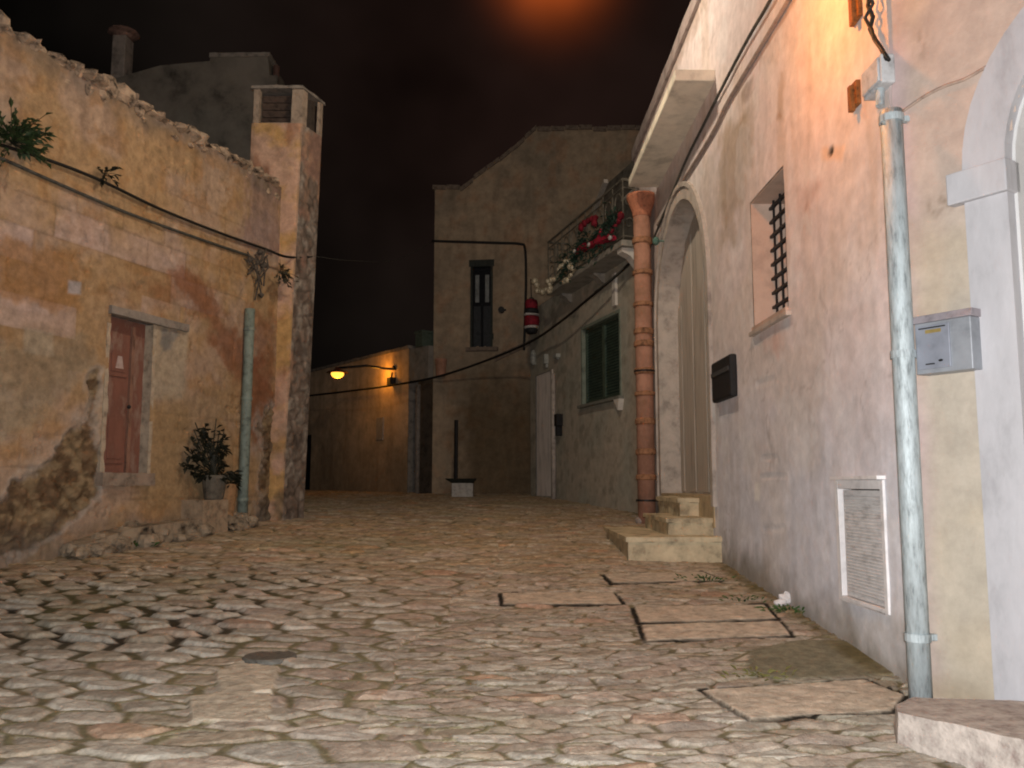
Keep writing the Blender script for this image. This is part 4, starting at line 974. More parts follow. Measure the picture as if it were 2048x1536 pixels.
u0, z0 = W2.hit(1233, 560); z00 = W2.hit(1233, 612)[1]
MB().box(u0 - .07, u0 + .05, -.05, .02, z00, z0 + .10).build('white_strip', MATS['white_bracket'], bh, b2)
# balcony: slab, consoles, ornate rail
bu0, bu1 = W2.hit(1096, 590, .38)[0], W2.hit(1246, 505, .38)[0]
bal = MB().box(bu0, bu1, -.40, .02, zs, zs + .09).build('balcony', M('balcony_stone', (.30, .28, .24), var=.25, scale=6), bh, b2, bevel=.01)
for uu in (bu1 - .18, (bu0 + bu1) / 2, bu0 + .15):
    cn = MB(); n = 8
    for k in range(n):
        t0, t1 = k / n, (k + 1) / n
    ks = 1 if uu > bu1 - .3 else .55
    pr = [(-.36 * ks, zs - .002), (-.35 * ks, zs - .06 * ks), (-.22 * ks, zs - .12 * ks), (-.10 * ks, zs - .26 * ks), (-.0, zs - .30 * ks), (.0, zs - .002)]
    vs = [(uu - .09, d, z) for d, z in pr] + [(uu + .09, d, z) for d, z in pr]; m = len(pr)
    cn.add(vs, [tuple(range(m)), tuple(range(2 * m - 1, m - 1, -1))] + [(i, m + i, m + (i + 1) % m, (i + 1) % m) for i in range(m)])
    cn.build('console', MATS['white_bracket'] if uu > bu1 - .3 else MATS['balcony_stone'], bal, b2)
rail = MB(); zr0, zr1 = zs + .14, zs + .98
def railrun(p, q, n):
    p, q = Vector(p), Vector(q)
    up = lambda t, z: (p[0] + (q[0] - p[0]) * t, p[1] + (q[1] - p[1]) * t, z)
    rail.tube([up(0, zr1), up(1, zr1)], .022, 6); rail.tube([up(0, zr0), up(1, zr0)], .016, 6); rail.tube([up(0, zr1 - .12), up(1, zr1 - .12)], .010, 6)
    for k in range(n + 1):
        t = k / n; rail.tube([up(t, zr0 - .05), up(t, zr1)], .010, 5)
        if k < n:
            tc = (k + .5) / n; dirv = (q - p).normalized(); w_ = (q - p).length / n * .40
            for sg in (-1, 1):
                c_ = Vector(up(tc, (zr0 + zr1 - .12) / 2 + sg * .16)); pts_ = [c_ + dirv * w_ * math.cos(a) * (1 - .05 * i) + Vector((0, 0, w_ * 1.2 * math.sin(a) * (1 - .05 * i))) for i, a in enumerate(np.linspace(0, 5.2, 11))]
                rail.tube(pts_, .009, 4)
railrun((bu0, -.37, 0), (bu1, -.37, 0), 9); railrun((bu1, -.37, 0), (bu1, .0, 0), 2); railrun((bu0, -.37, 0), (bu0, 0, 0), 2)
rail.build('railing', M('rail_iron', (.13, .12, .095), rough=.5, var=.4), bal, b2)
# room set back on the terrace and pale beam
uA, zA = W2.hit(1205, 400, -.9)
MB().box(W2.hit(1205, 440, -.9)[0], -.05, .9, 3.2, zW2 + .03, W2.hit(1240, 345, -.9)[1]).build('terrace_room', M('terrace_render', (.15, .135, .11), var=.4, scale=4), bh, b2)
p0 = W2.local(P(1212, 362, 14.2)); p1 = W2.local(P(1187, 424, 15.2))
MB().tube([p0, p1], .05, 4).build('eaves_board', M('pale_board', (.42, .38, .33), var=.2), bh, b2)
p0 = W2.local(P(1282, 366, 13.6)); p1 = W2.local(P(1243, 402, 14.3))
MB().tube([p0, p1], .02, 4).build('roof_edge', M('pale_board', (.42, .38, .33)), bh, b2)
# pale narrow door at the far end
m_pd = M('pale_door', (.85, .78, .73), rough=.7, var=.2, scale=6, stretch=(1, 1, .3))
pd = MB().box(dl2, dr2, .012, .05, dzb, dz2).build('door', m_pd, bh, b2)
MB().box(dr2 - .06, dr2 - .01, .002, .011, dzb, dz2 - .05).build('stile', M('door_stile', (.13, .12, .10)), pd, b2)
MB().box(dr2 + .002, dr2 + .10, -.03, .12, dzb - .1, dz2 + .0).build('door_jamb', M('jamb_stone', (.5, .45, .40), var=.25), bh, b2)
u0 = W2.hit(1113, 850)[0]; ztp = W2.hit(1113, 745, .06)[1]; zbt = W2.hit(1113, 1000, .06)[1]
b = (u0, -.06, zbt); pp = thing('thin_pipe', 'thin pale pipe beside the pale narrow door of the balcony house', 'pipe', b, W2)
MB().tube([(u0, -.06, zbt - .05), (u0, -.06, ztp)], .045, 10).build('pipe', M('pale_pipe', (.42, .37, .33), var=.3), pp, b, smooth=True)
u0, z0 = W2.hit(1118, 828, .06); z1 = W2.hit(1118, 852, .06)[1]
tag(MB().box(u0 - .09, u0 + .07, -.13, .0, z1, z0).box(u0 - .05, u0 + .03, -.12, -.0, z1 - .18, z1).build('doorbell_box', m_blk, None, (u0, 0, z1), W2, bevel=.01), 'small black box on the thin pale pipe by the narrow door', 'wall box')
for k, (px, py, w_, h_, lab) in enumerate(((1067, 715, .09, .16, 'pale oval wall lamp, leftmost fitting above the narrow pale door'), (1091, 718, .05, .18, 'slim pale fitting in the middle above the narrow pale door'), (1113, 712, .09, .07, 'small pale box at the right above the narrow pale door'))):
    u0, z0 = W2.hit(px, py, .05); mb = MB()
    if k == 0: mb.ball((u0, -.06, z0), w_, .06, h_, 10, 8)
    else: mb.box(u0 - w_, u0 + w_, -.09, .01, z0 - h_ / 2, z0 + h_ / 2)
    mb.box(u0 - .02, u0 + .02, -.05, .01, z0 - h_ * .9, z0)
    tag(mb.build('wall_fitting', M('pale_fitting', (.33, .34, .31), var=.2), None, (u0, 0, z0), W2), lab, 'wall fitting', 'fittings above the narrow door')

# decorations on the balcony
m_red = M('red_cloth', (.20, .010, .022), rough=.8, var=.35, scale=12)
m_wht = M('white_trim', (.42, .40, .38), rough=.9, var=.15)
m_bow = M('dark_red_cloth', (.17, .008, .018), rough=.8, var=.4, scale=12)
def bow(px, py, size, off, lab, tilt):
    u, z = W2.hit(px, py, off); b = (u, -off, z); r = thing('red_bow', lab, 'bow', b, W2, 'red bows on the balcony')
    for s in (-1, 1):
        mb = MB(); [mb.ball((u + s * size * (.25 + .2 * k), -off - .03 * k, z + tilt * s * size * (.15 + .2 * k) - .012 * k * k), size * (.26 - .02 * k), size * .14, size * (.10 + .035 * k), 8, 5, .14) for k in range(4)]; mb.build('loop', m_bow, r, b, smooth=True)
    MB().ball((u, -off - .01, z), size * .14, size * .14, size * .16, 8, 6).build('knot', m_bow, r, b, smooth=True); return r
bow(1186, 438, .34, .40, 'large red bow tied to the left part of the balcony rail', -.2)
bow(1240, 440, .26, .40, 'smaller red bow tied beside the terracotta pipe on the balcony', .5)
pts = [W2.p3(px, py, .43) for px, py in ((1156, 503), (1170, 494), (1185, 490), (1198, 484), (1212, 478), (1228, 476))]
mb = MB().tube(pts, [.05, .075, .06, .08, .06, .04], 7); mb.tube([pts[3], W2.p3(1203, 468, .43), W2.p3(1204, 455, .43)], [.06, .05, .02], 6)
rb_ = thing('red_ribbon', 'bright red ribbon with white spots hung across the balcony rail', 'ribbon', pts[2], W2); mb.build('band', M('bright_red_cloth', (.33, .012, .035), rough=.8, var=.3), rb_, pts[2])
for i in (0, 2, 5): MB().ball((pts[i][0], pts[i][1] - .06, pts[i][2]), .05, .03, .035, 8, 5).build('white_spot', m_wht, rb_, pts[2])
mb = MB()
for k in range(420):
    t = random.random(); px = 1120 + 118 * t; py = 545 - 120 * t + random.gauss(0, 14) + (30 if t > .5 else 0) * random.random()
    q = W2.p3(px, py, .36 + random.uniform(0, .12)); mb.leaf(q, Vector((random.uniform(-1, 1), random.uniform(-1, 0), random.uniform(-.8, .8))), random.uniform(.06, .13), .045)
mb.tube([W2.p3(1120, 545, .42), W2.p3(1150, 516, .42), W2.p3(1180, 484, .42), W2.p3(1210, 450, .42), W2.p3(1238, 428, .42)], .03, 5)
q = W2.p3(1180, 480, .4)
tag(mb.build('garland', M('garland_green', (.018, .04, .026), rough=.7, var=.5), None, q, W2), 'dark green leafy garland draped along the balcony rail', 'garland')
mb = MB(); st = [W2.p3(px, py, .44) for px, py in ((1068, 560), (1078, 578), (1092, 584), (1104, 576), (1100, 562), (1118, 548), (1128, 534), (1140, 520), (1150, 540), (1138, 556), (1126, 568))]
mb.tube(st, .018, 5)
for i in range(len(st) - 1):
    for t in (0, .33, .66):
        q = Vector(st[i]).lerp(Vector(st[i + 1]), t); q += Vector((random.uniform(-.06, .06), -.02, random.uniform(-.06, .06))); mb.ball(q, random.uniform(.03, .065), None, None, 7, 5)
tag(mb.build('bead_string', M('pale_beads', (.46, .40, .28), rough=.4, var=.4, spec=.6), None, st[4], W2), 'looped string of pale round ornaments at the far end of the balcony', 'ornament string')
# red hanging cloth decoration with trim on a cord
u0, z0 = W2.hit(1063, 628, .25); zT, zB = W2.hit(1063, 594, .25)[1], W2.hit(1063, 664, .25)[1]; H_ = zT - zB
b = (u0, -.25, zB); hd = thing('hanging_decoration', 'red cloth decoration with white trim and black band hanging from the balcony end', 'decoration', b, W2)
def ring(za, zb_, ra, rb2, mat, nm): MB().tube([(u0, -.25, zB + H_ * za), (u0, -.25, zB + H_ * (za + zb_) / 2), (u0, -.25, zB + H_ * zb_)], [ra * .82, (ra + rb2) / 2 * .92, rb2 * .84], 10).build(nm, mat, hd, b, smooth=True, rough=.016)
ring(.66, .92, .15, .13, m_red, 'upper_cloth'); ring(.52, .655, .165, .155, m_blk, 'black_band'); ring(.455, .515, .18, .18, m_wht, 'white_trim'); ring(.17, .45, .17, .18, m_red, 'lower_cloth'); ring(.10, .165, .165, .165, m_wht, 'white_trim'); ring(-.04, .095, .12, .14, m_blk, 'dark_foot')
ring(.925, 1.0, .09, .03, M('dark_knit', (.06, .05, .04)), 'top_knot')
MB().tube([(u0, -.25, zT), (u0 + .02, -.27, zT + .35), (W2.p3(1072, 570, .4))], .01, 5).build('cord', m_cable, hd, b)

# ================================================================== TALL HOUSE ACROSS THE END
b3 = (1.5, 0, W3.g(1.5))
th = thing('tall_brown_house', 'tall dark brown house with a stepped gable closing the street', 'house', b3, W3)
ol = [W3.hit(*p) for p in ((864, 986), (866, 372), (922, 374), (1000, 318), (1075, 253), (1300, 256))]
gl3 = W3.g(0) - .4
w3w = [W3.hit(*p) for p in ((941, 538), (986, 518), (986, 690), (941, 700))]
wl3, wr3 = w3w[0][0], w3w[1][0]; wz13, wz03 = .5 * (w3w[0][1] + w3w[1][1]), .5 * (w3w[2][1] + w3w[3][1])
ug = [p[0] for p in ol[1:]] + [7]; zgl = [p[1] for p in ol[1:]] + [ol[-1][1]]
def roofz(u): return np.interp(u, ug, zgl)
def w3_tint(uu, zz):
    x, y = wallpx(W3, uu, zz); n = fbm(uu * .9, zz * .9, 271, 5); n2 = fbm(uu * 4, zz * 4, 273, 5)
    c = mixc(np.broadcast_to(lin([158, 140, 118]), uu.shape + (3,)), lin([140, 126, 108]), sstep(.4, .62, n))
    c = mixc(c, lin([140, 96, 66]), sstep(.52, .72, n2) * .35)
    c = mixc(c, lin([84, 70, 50]), sstep(690, 860, y + 120 * (n - .5)) * sstep(880, 960, x + 60 * (n2 - .5)) * .8)  # shadow on the lower right facade painted into the colour
    c = mixc(c, lin([140, 122, 100]), sstep(.16, .0, roofz(uu) - zz + .1 * (n2 - .5)) * .5)
    dp = fbm(uu * 6, zz * .6, 277, 3); c = mixc(c, lin([78, 64, 50]), sstep(.52, .7, dp) * .18)
    return c * (.82 + .36 * n2)[..., None]
U = lines(ol[0][0], 6.8, .04, wl3, wr3); Z = np.linspace(0, 1, 130)
uu, tt = np.meshgrid(U, Z)
zmax = roofz(U)
# follow the gable: rows squeezed to the roof line; window cut by cell
rows = np.array([gl3 + (zmax - gl3) * t for t in Z])
vv = np.stack([np.broadcast_to(U, rows.shape), -.02 * fbm(uu * 1.2, rows * 1.2, 281, 4), rows], -1).reshape(-1, 3)
nu, nz = len(U), len(Z); ii = (np.arange(nz - 1)[:, None] * nu + np.arange(nu - 1)[None, :]); f = np.stack([ii, ii + 1, ii + nu + 1, ii + nu], -1).reshape(-1, 4)
cc = vv[f].mean(1); kp = ~((cc[:, 0] > wl3) & (cc[:, 0] < wr3) & (cc[:, 2] > wz03) & (cc[:, 2] < wz13)); f = f[kp]
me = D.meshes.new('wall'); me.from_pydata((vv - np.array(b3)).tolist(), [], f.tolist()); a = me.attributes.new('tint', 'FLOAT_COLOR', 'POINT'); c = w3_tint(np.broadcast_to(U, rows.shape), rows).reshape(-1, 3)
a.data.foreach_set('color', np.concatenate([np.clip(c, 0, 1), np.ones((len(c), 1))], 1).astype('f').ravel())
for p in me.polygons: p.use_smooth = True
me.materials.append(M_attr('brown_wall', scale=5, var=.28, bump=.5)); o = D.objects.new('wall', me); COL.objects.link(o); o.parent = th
body = [(ol[0][0] + .01, gl3)] + [(p[0] + (.01 if i == 0 else 0), p[1] - .03) for i, p in enumerate(ol[1:])] + [(6.8, ol[-1][1] - .03), (6.8, gl3)]
MB().slab(body, .45, 6).build('rear_wall', m_greystone, th, b3)
MB().box(ol[0][0] + .0, ol[0][0] + .03, .012, .46, gl3, ol[1][1] - .03).build('side_wall', m_greystone, th, b3)
cp = MB()
for i in range(1, 5):
    p, q = ol[i], ol[i + 1] if i < 5 else (6.8, ol[5][1])
    n = max(1, int(math.hypot(q[0] - p[0], q[1] - p[1]) / .28))
    for k in range(n):
        t0, t1 = k / n, (k + .94) / n; z_j = random.uniform(-.02, .05)
        a0 = (p[0] + (q[0] - p[0]) * t0, p[1] + (q[1] - p[1]) * t0 + z_j); a1 = (p[0] + (q[0] - p[0]) * t1, p[1] + (q[1] - p[1]) * t1 + z_j)
        cp.slab([(a0[0], a0[1] - .10), (a1[0], a1[1] - .10), a1, a0], -.05, .45)
cp.build('coping', M('brown_coping', (.17, .13, .10), var=.4), th, b3)
# window with shutters
w3 = MB().box(wl3 - .02, wl3 + .05, -.01, .3, wz03, wz13).box(wr3 - .05, wr3 + .02, -.01, .3, wz03, wz13).box(wl3 - .03, wr3 + .03, -.03, .3, wz13 - .06, wz13 + .09).build('window', M('dark_green_frame', (.03, .035, .03), var=.3), th, b3)
MB().box(wl3 + .05, wr3 - .05, .12, .15, wz03, wz13 - .06).build('pane', M('night_glass', (.012, .013, .016), rough=.15, var=.2, spec=.6), w3, b3)
mm = (wl3 + wr3) / 2; hz = wz03 + (wz13 - wz03) * .05
for a0, a1 in ((wl3 + .06, mm - .03), (mm + .03, wr3 - .06)):
    MB().box(a0, a1, .08, .119, wz03 + .02, wz03 + (wz13 - wz03) * .5).build('shutter', M('slate_shutter', (.035, .038, .042), var=.3), w3, b3)
    MB().box((a0 + a1) / 2 - .045, (a0 + a1) / 2 + .04, .09, .115, wz03 + (wz13 - wz03) * .55, wz03 + (wz13 - wz03) * .88).build('curtain', M('pale_curtain', (.22, .235, .235), var=.3, scale=8), w3, b3)
MB().box(wl3 - .08, wr3 + .12, -.10, .2, wz03 - .08, wz03 - .002).build('sill', M('brown_coping', (.17, .13, .10)), w3, b3)
# ledge band low on the facade
MB().slab([W3.hit(990, 712), W3.hit(1062, 680), W3.hit(1062, 690), W3.hit(990, 724)], -.06, .01).build('ledge', M('brown_coping', (.17, .13, .10)), th, b3)
cable('facade_cable', 'dark cable running level across the brown house then down its corner', W3, [(864, 482), (930, 484), (1000, 486), (1040, 488), (1050, 498), (1052, 560), (1050, 640), (1048, 700)], .028, m_cable, .04)
u0, z0 = W3.hit(1003, 620, .05); tag(MB().tube([(u0, .0, z0), (u0, -.12, z0)], .07, 8).box(u0 - .03, u0 + .1, -.06, 0, z0 - .02, z0 + .02).build('shutter_hook', m_iron, None, (u0, 0, z0), W3), 'small dark iron hook on the brown house right of its window', 'hook')
u0, z1 = W3.hit(882, 718, .12); z0 = W3.hit(882, 752, .12)[1]
tag(MB().tube([(u0, -.12, z0), (u0, -.12, (z0 + z1) / 2), (u0, -.12, z1)], [.10, .11, .13], 12).box(u0 - .03, u0 + .03, -.1, .01, z0, z0 + .03).build('pipe_stub', m_terra, None, (u0, -.12, z0), W3), 'short terracotta pipe stub low on the left edge of the brown house', 'pipe')
# white block with a slim post
bx = P(923, 985, 17.2); zb = float(gz(17.2)); x0, x1 = P(903, 985, 17.2).x, P(946, 985, 17.2).x
b = (bx.x, 17.4, zb); pb = thing('post_stand', 'slim dark post in a white block before the brown house', 'post', b)
z1 = P(923, 966, 17.2).z
MB().box(x0, x1, 17.2, 17.5, zb - .1, z1).build('block', M('white_block', (.40, .38, .35), var=.25), pb, b, bevel=.015)
tr0, tr1 = P(890, 960, 17.2).x, P(952, 960, 17.2).x
MB().loft([(x0, 17.2), (x1, 17.2), (x1, 17.5), (x0, 17.5)], [(tr0, 17.12), (tr1, 17.12), (tr1, 17.58), (tr0, 17.58)], z1 + .001, P(923, 957, 17.2).z).build('tray', M('dark_tray', (.02, .022, .016), var=.3), pb, b)
xp = P(912, 900, 17.35).x; MB().tube([(xp, 17.35, P(912, 957, 17.35).z), (xp, 17.35, P(912, 840, 17.35).z)], .04, 8).build('post', m_iron, pb, b)

# ================================================================== LOW HOUSE BEYOND AND STREET LAMP
b4 = (-2.5, 0, W4.g(-2.5)); lh = thing('low_house', 'low brown house wall at the far end lit by the street lamp', 'house', b4, W4)
z4 = .5 * (W4.hit(640, 738)[1] + W4.hit(810, 702)[1])
adl = W4.hit(598, 930)[0]; adr = W4.hit(622, 930)[0]; adz = W4.hit(612, 870)[1]
def w4_tint(uu, zz):
    x, y = wallpx(W4, uu, zz); n = fbm(uu * 1.0, zz * 1.0, 291, 5); n2 = fbm(uu * 4, zz * 4, 293, 5)
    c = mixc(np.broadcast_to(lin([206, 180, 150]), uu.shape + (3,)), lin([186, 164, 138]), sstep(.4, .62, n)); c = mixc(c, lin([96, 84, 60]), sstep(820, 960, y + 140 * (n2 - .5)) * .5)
    dp = fbm(uu * 5, zz * .6, 297, 3); c = mixc(c, lin([110, 84, 58]), sstep(.52, .7, dp) * .2)
    return c * (.85 + .3 * n2)[..., None]
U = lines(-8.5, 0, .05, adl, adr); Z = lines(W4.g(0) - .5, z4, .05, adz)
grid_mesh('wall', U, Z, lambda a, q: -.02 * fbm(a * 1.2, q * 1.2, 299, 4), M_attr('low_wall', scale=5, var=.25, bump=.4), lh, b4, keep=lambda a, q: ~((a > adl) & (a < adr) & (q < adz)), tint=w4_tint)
MB().box(-8.5, -.02, .4, 5, W4.g(0) - .4, z4 - .02).box(-.022, -.002, .0, .4, W4.g(0) - .4, z4 - .02).build('rear_wall', m_greystone, lh, b4)
MB().box(-8.5, 0, -.04, .4, z4, z4 + .07).build('coping', m_greystone, lh, b4, rough=.01)
ad = MB().slab([(adl, W4.g(adl) - .1), (adr, W4.g(adr) - .1), (adr, adz - .12), (adr - .08, adz - .03), ((adl + adr) / 2, adz), (adl + .08, adz - .03), (adl, adz - .12)], .1, .14).build('door', M('black_door', (.008, .008, .009), var=.3), lh, b4)
u0, z0 = W4.hit(762, 835); z1 = W4.hit(762, 880)[1]
tag(MB().box(u0 - .17, u0 + .17, -.04, .0, z1, z0).build('wall_plaque', M('grey_plaque', (.33, .29, .25), var=.2), None, (u0, 0, z1), W4, bevel=.01), 'blank pale plaque on the low wall below the street lamp', 'plaque')
# pier between low house and tall house, with recess and pipe
pl_, pr_ = P(816, 985, 19.6), P(862, 985, 18.92); F5 = Frame(pl_.x, pl_.y, pr_.x - pl_.x, pr_.y - pl_.y); w5 = math.hypot(pr_.x - pl_.x, pr_.y - pl_.y)
zt5 = F5.hit(835, 696)[1]; zl5 = F5.hit(835, 760)[1]; g5 = F5.g(0); b5 = (w5 / 2, 0, g5)
p5 = thing('gate_pier', 'narrow grey stone pier with dark recess between low and tall brown houses', 'pier', b5, F5)
MB().box(0, w5 * .86, -.02, .5, zl5, zt5).build('head_block', M('pier_grey', (.24, .215, .185), var=.3, scale=4), p5, b5, rough=.012)
MB().box(w5 * .30, w5 * .98, .06, .5, g5 - .3, zl5 - .002).build('shaft', M('pier_brown', (.085, .068, .052), var=.4, scale=5), p5, b5)
MB().box(0, w5 * .30 - .002, .30, .5, g5 - .3, zl5 - .002).build('recess', M('recess_dark', (.02, .016, .012)), p5, b5)
u0 = F5.hit(838, 860)[0]; b = (u0, -.03, g5); r5 = thing('thin_pipe', 'thin grey pipe on the dark pier under the far street lamp', 'pipe', b, F5)
MB().tube([(u0, -.03, g5 - .1), (u0, -.03, F5.hit(838, 770)[1])], .055, 10).build('pipe', M('far_pipe', (.22, .19, .165), var=.3), r5, b, smooth=True)
u0, z0 = F5.hit(841, 690); b = (u0, .1, zt5); 
tag(MB().box(u0 - .13, u0 + .13, -.05, .3, zt5 + .012, F5.hit(841, 667)[1]).box(u0 - .15, u0 + .15, -.07, .32, F5.hit(841, 667)[1] + .002, F5.hit(841, 663)[1] + .01).build('roof_box', M('green_box', (.08, .105, .08), var=.3), None, b, F5), 'small green box standing on top of the grey pier', 'box')
# far street lamp: bracket, arm, shade, bulb
aw_ = W4.p3(790, 738, .02); lamp_w = P(675, 748, 20.2); al = W4.local(lamp_w)
b = aw_; sl = thing('street_lamp', 'lit sodium street lamp on a long arm from the low far house', 'street lamp', b, W4)
lampz = al[2]
MB().tube([(aw_[0], .0, aw_[2]), (aw_[0] - .2, -.15, aw_[2] + .02), ((aw_[0] + al[0]) / 2, (aw_[1] + al[1]) / 2, aw_[2] + .06), (al[0] + .02, al[1], lampz + .14)], .028, 8).tube([(aw_[0] - .02, .0, aw_[2] + .02), (aw_[0], -.0, aw_[2] + .04)], .08, 8).build('arm', m_iron, sl, b, smooth=True)
MB().tube([(al[0], al[1], lampz + .16), (al[0], al[1], lampz + .10), (al[0], al[1], lampz + .06), (al[0], al[1], lampz + .03)], [.05, .08, .22, .26], 18).build('shade', M('lamp_shade', (.16, .05, .02), rough=.5, var=.2), sl, b, smooth=True)
MB().ball((al[0], al[1], lampz - .0), .15, .15, .10, 16, 9).build('bulb', M_emit('sodium_glow', (1, .43, .05), 2.4), sl, b, smooth=True)
u0, z0 = W4.hit(785, 763, .05); tag(MB().box(u0 - .09, u0 + .09, -.16, .0, z0 - .09, z0 + .09).tube([(u0, -.08, z0 + .08), (u0, -.06, z0 + .22)], .025, 6).build('control_box', m_blk, None, (u0, 0, z0), W4, bevel=.02), 'small dark box under the bracket of the far street lamp', 'control box')

# long cable swung from the terracotta pipe to the far low house; thin wire over the street
def wire(name, label, pts, r, mat, sag=0):
    q = [P(*p) for p in pts]; s = []
    for i in range(len(q) - 1):
        p0, p1, p2, p3_ = q[max(i - 1, 0)], q[i], q[i + 1], q[min(i + 2, len(q) - 1)]
        for k in range(8):
            t = k / 8; s.append(.5 * ((2 * p1) + (p2 - p0) * t + (2 * p0 - 5 * p1 + 4 * p2 - p3_) * t * t + (3 * p1 - p0 - 3 * p2 + p3_) * t ** 3))
    s.append(q[-1]); b = tuple(s[len(s) // 2]); return tag(MB().tube(s, r, 6).build(name, mat, None, b, smooth=True), label, 'cable')
wire('overhead_cable', 'long drooping cable from the terracotta pipe to the far low house', [(1278, 508, 12.4), (1240, 545, 12.9), (1180, 595, 13.9), (1120, 644, 15.2), (1060, 684, 16.9), (970, 722, 17.9), (880, 752, 18.6), (800, 768, 19.3), (700, 782, 21.2), (612, 792, 23.6)], .024, m_cable)
wire('balcony_cable', 'short double cable passing under the balcony corner to the terracotta pipe', [(1279, 500, 12.35), (1262, 522, 12.6), (1230, 552, 13.0), (1190, 584, 13.7)], .016, m_cable_grey)
wire('overhead_wire', 'very thin wire crossing the dark gap between ochre and brown houses', [(628, 512, 11.9), (700, 521, 13.5), (790, 520, 16.5), (864, 484, 18.8)], .005, m_cable_grey)
cable('power_cable', 'black cable end wrapped round the corner pier of the ochre house', LW, [(548, 505), (570, 513), (600, 515), (628, 513)], .017, m_cable, .20)

# ================================================================== LIGHT
def tonecol(c): return (c[0], c[1], c[2])
# near street lamp, fixed high on the pink wall just above the picture
nu_, nz_ = RW.hit(1712, -150)
nlw = RW.world(nu_ - .10, -.80, nz_)
b = (nu_, 0, nz_ + .25); nl = thing('street_lamp', 'lit sodium street lamp on a short arm high on the pink house', 'street lamp', b, RW)
MB().tube([(nu_, 0, nz_ + .25), (nu_, -.22, nz_ + .34), (nu_ - .1, -.80, nz_ + .24)], .025, 8).build('arm', m_iron, nl, b)
MB().tube([(nu_ - .1, -.80, nz_ + .24), (nu_ - .1, -.80, nz_ + .16), (nu_ - .1, -.80, nz_ + .10)], [.04, .07, .16], 18).build('shade', MATS['lamp_shade'], nl, b)
MB().ball((nu_ - .1, -.80, nz_ + .08), .08, .08, .06, 12, 8).build('bulb', M_emit('near_sodium_glow', (1, .62, .2), 8), nl, b, smooth=True)
def light(name, kind, loc, energy, col, **kw):
    l = D.lights.new(name, kind); l.energy = energy; l.color = col
    for k, v in kw.items(): setattr(l, k, v)
    o = D.objects.new(name, l); COL.objects.link(o); o.location = loc; return o
SOD = (1.0, .31, .03)
light('near_lamp_light', 'POINT', nlw - Vector((0, 0, .04)), 84, SOD, shadow_soft_size=.08)
light('bracket_glow_light', 'POINT', W4.world(aw_[0] - .35, -.32, aw_[2] - .10), 12, (1, .36, .03), shadow_soft_size=.10)  # extra light added beside the bracket for the orange glow on the wall
light('far_bulb_light', 'POINT', W4.world(al[0], al[1], lampz - .16), 6, (1, .5, .08), shadow_soft_size=.08)
# the photographer's flash, a hand's breadth above the lens
light('camera_flash', 'POINT', (.03, .0, HZ + .10), 1150, (1.0, .98, .97), shadow_soft_size=.03)
# lamp glare over the middle of the street (its glare shows at the top edge of the photograph)
ol_ = P(985, -150, 8.2)
b = (ol_.x, ol_.y, ol_.z); mlp = thing('street_lamp', 'lit sodium street lamp hung over the middle of the street', 'street lamp', b)
MB().tube([(ol_.x, ol_.y, ol_.z + .3), (ol_.x, ol_.y, ol_.z + .2), (ol_.x, ol_.y, ol_.z + .12)], [.05, .10, .26], 18).build('shade', MATS['lamp_shade'], mlp, b)
MB().ball((ol_.x, ol_.y, ol_.z + .09), .08, .08, .06, 12, 8).build('bulb', MATS['near_sodium_glow'], mlp, b, smooth=True)
xw = 1.92
MB().tube([(ol_.x, ol_.y, ol_.z + .29), ((ol_.x + xw) / 2, ol_.y, ol_.z + .42), (xw, ol_.y, ol_.z + .38)], .022, 8).build('arm', m_iron, mlp, b)
light('middle_lamp_light', 'POINT', ol_ - Vector((0, 0, .04)), 330, (1, .83, .64), shadow_soft_size=.12)
# night sky: Nishita far below daylight strength, with warm town haze and a painted lens-flare glow
w = D.worlds.new('World'); SC.world = w; w.use_nodes = True; nt = w.node_tree; nt.nodes.clear()
out = nt.nodes.new('ShaderNodeOutputWorld'); ad = nt.nodes.new('ShaderNodeAddShader'); b1 = nt.nodes.new('ShaderNodeBackground'); b2_ = nt.nodes.new('ShaderNodeBackground')
sky = nt.nodes.new('ShaderNodeTexSky'); sky.sky_type = 'NISHITA'; sky.sun_disc = False; sky.sun_elevation = math.radians(-6); sky.sun_rotation = math.radians(160)
b1.inputs[1].default_value = .012; nt.links.new(sky.outputs[0], b1.inputs[0])
tc = nt.nodes.new('ShaderNodeTexCoord'); nz1 = nt.nodes.new('ShaderNodeTexNoise'); nz1.inputs['Scale'].default_value = 4.5; nz1.inputs['Detail'].default_value = 3
nt.links.new(tc.outputs['Generated'], nz1.inputs['Vector'])
dp = nt.nodes.new('ShaderNodeVectorMath'); dp.operation = 'DOT_PRODUCT'; nt.links.new(tc.outputs['Generated'], dp.inputs[0])
gd_ = ray(1060, 40); gd_ = gd_ / np.linalg.norm(gd_); dp.inputs[1].default_value = tuple(gd_)
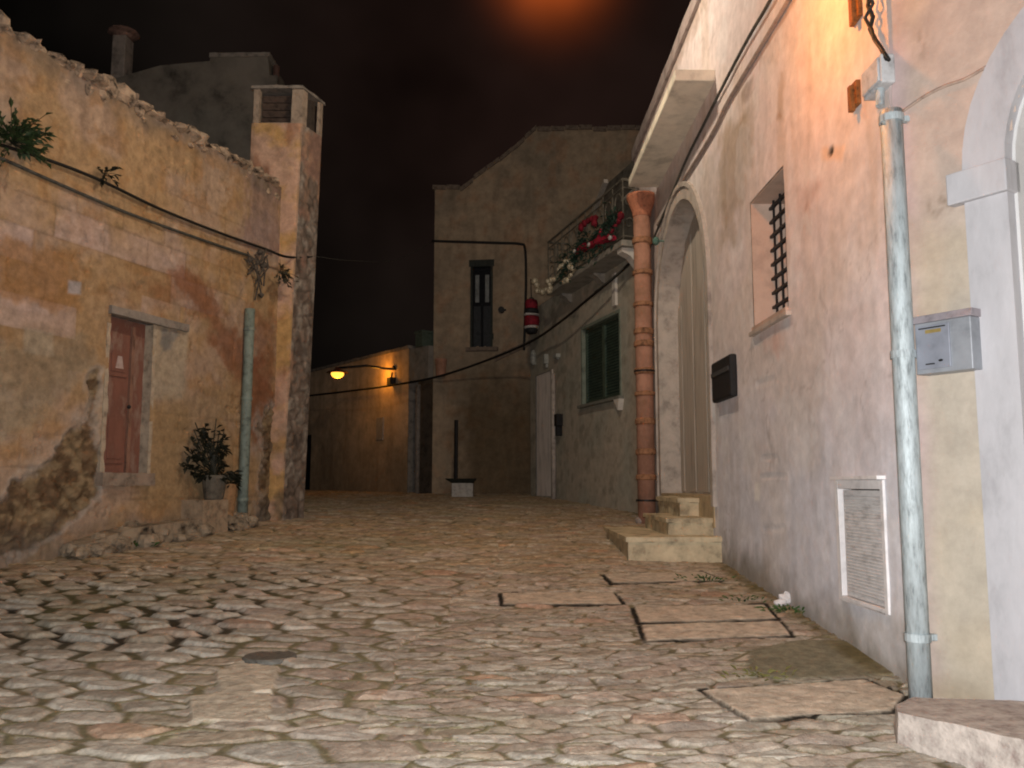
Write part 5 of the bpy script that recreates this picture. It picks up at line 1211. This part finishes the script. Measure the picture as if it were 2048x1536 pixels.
def lobe(px, py, power, col):
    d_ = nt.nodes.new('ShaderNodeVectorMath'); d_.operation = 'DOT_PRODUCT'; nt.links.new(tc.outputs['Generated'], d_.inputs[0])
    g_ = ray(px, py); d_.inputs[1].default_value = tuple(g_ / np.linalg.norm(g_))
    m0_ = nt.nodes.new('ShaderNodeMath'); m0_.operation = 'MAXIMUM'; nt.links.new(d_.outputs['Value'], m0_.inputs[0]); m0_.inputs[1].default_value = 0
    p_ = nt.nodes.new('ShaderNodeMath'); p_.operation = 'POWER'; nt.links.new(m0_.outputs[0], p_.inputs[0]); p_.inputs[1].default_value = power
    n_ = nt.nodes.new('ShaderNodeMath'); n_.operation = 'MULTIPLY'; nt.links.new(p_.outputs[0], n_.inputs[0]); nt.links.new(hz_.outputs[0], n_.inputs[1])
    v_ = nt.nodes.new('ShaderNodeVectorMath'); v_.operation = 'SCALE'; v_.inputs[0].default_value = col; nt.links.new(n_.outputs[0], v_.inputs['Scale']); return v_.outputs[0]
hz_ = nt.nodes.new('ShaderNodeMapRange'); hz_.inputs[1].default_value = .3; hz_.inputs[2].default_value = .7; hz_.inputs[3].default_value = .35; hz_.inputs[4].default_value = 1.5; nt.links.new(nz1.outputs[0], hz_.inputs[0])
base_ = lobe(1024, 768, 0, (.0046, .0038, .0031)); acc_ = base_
for args in ((1060, 60, 26, (.0075, .0022, .0015)), (1110, -75, 900, (.46, .075, .009))):  # the narrow lobe paints the lens-flare glow into the sky
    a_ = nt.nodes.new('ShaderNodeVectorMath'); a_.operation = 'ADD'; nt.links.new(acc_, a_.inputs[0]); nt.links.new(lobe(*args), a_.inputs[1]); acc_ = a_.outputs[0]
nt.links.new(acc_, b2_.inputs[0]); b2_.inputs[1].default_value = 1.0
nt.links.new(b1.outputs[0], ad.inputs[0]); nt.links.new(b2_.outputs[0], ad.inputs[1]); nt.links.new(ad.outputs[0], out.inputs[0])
s = light('moon', 'SUN', (0, -5, 20), .01, (1, .95, .9), angle=math.radians(.5)); s.rotation_euler = (math.radians(50), 0, math.radians(-20))

# ------------------------------------------------------------------ camera
cd = D.cameras.new('camera'); cam = D.objects.new('camera', cd); COL.objects.link(cam)
cd.sensor_width = 36; cd.lens = F * 36 / 2048; cd.clip_start = .05; cd.clip_end = 3000
cam.location = (0, 0, HZ); cam.rotation_euler = (math.pi / 2 + PITCH, 0, 0)
SC.camera = cam
SC.render.engine = 'CYCLES'
SC.view_settings.view_transform = 'Standard'; SC.view_settings.look = 'None'; SC.view_settings.exposure = 0; SC.view_settings.gamma = 1
SC.cycles.use_denoising = True; SC.cycles.filter_width = 2.0
SC.cycles.max_bounces = 5
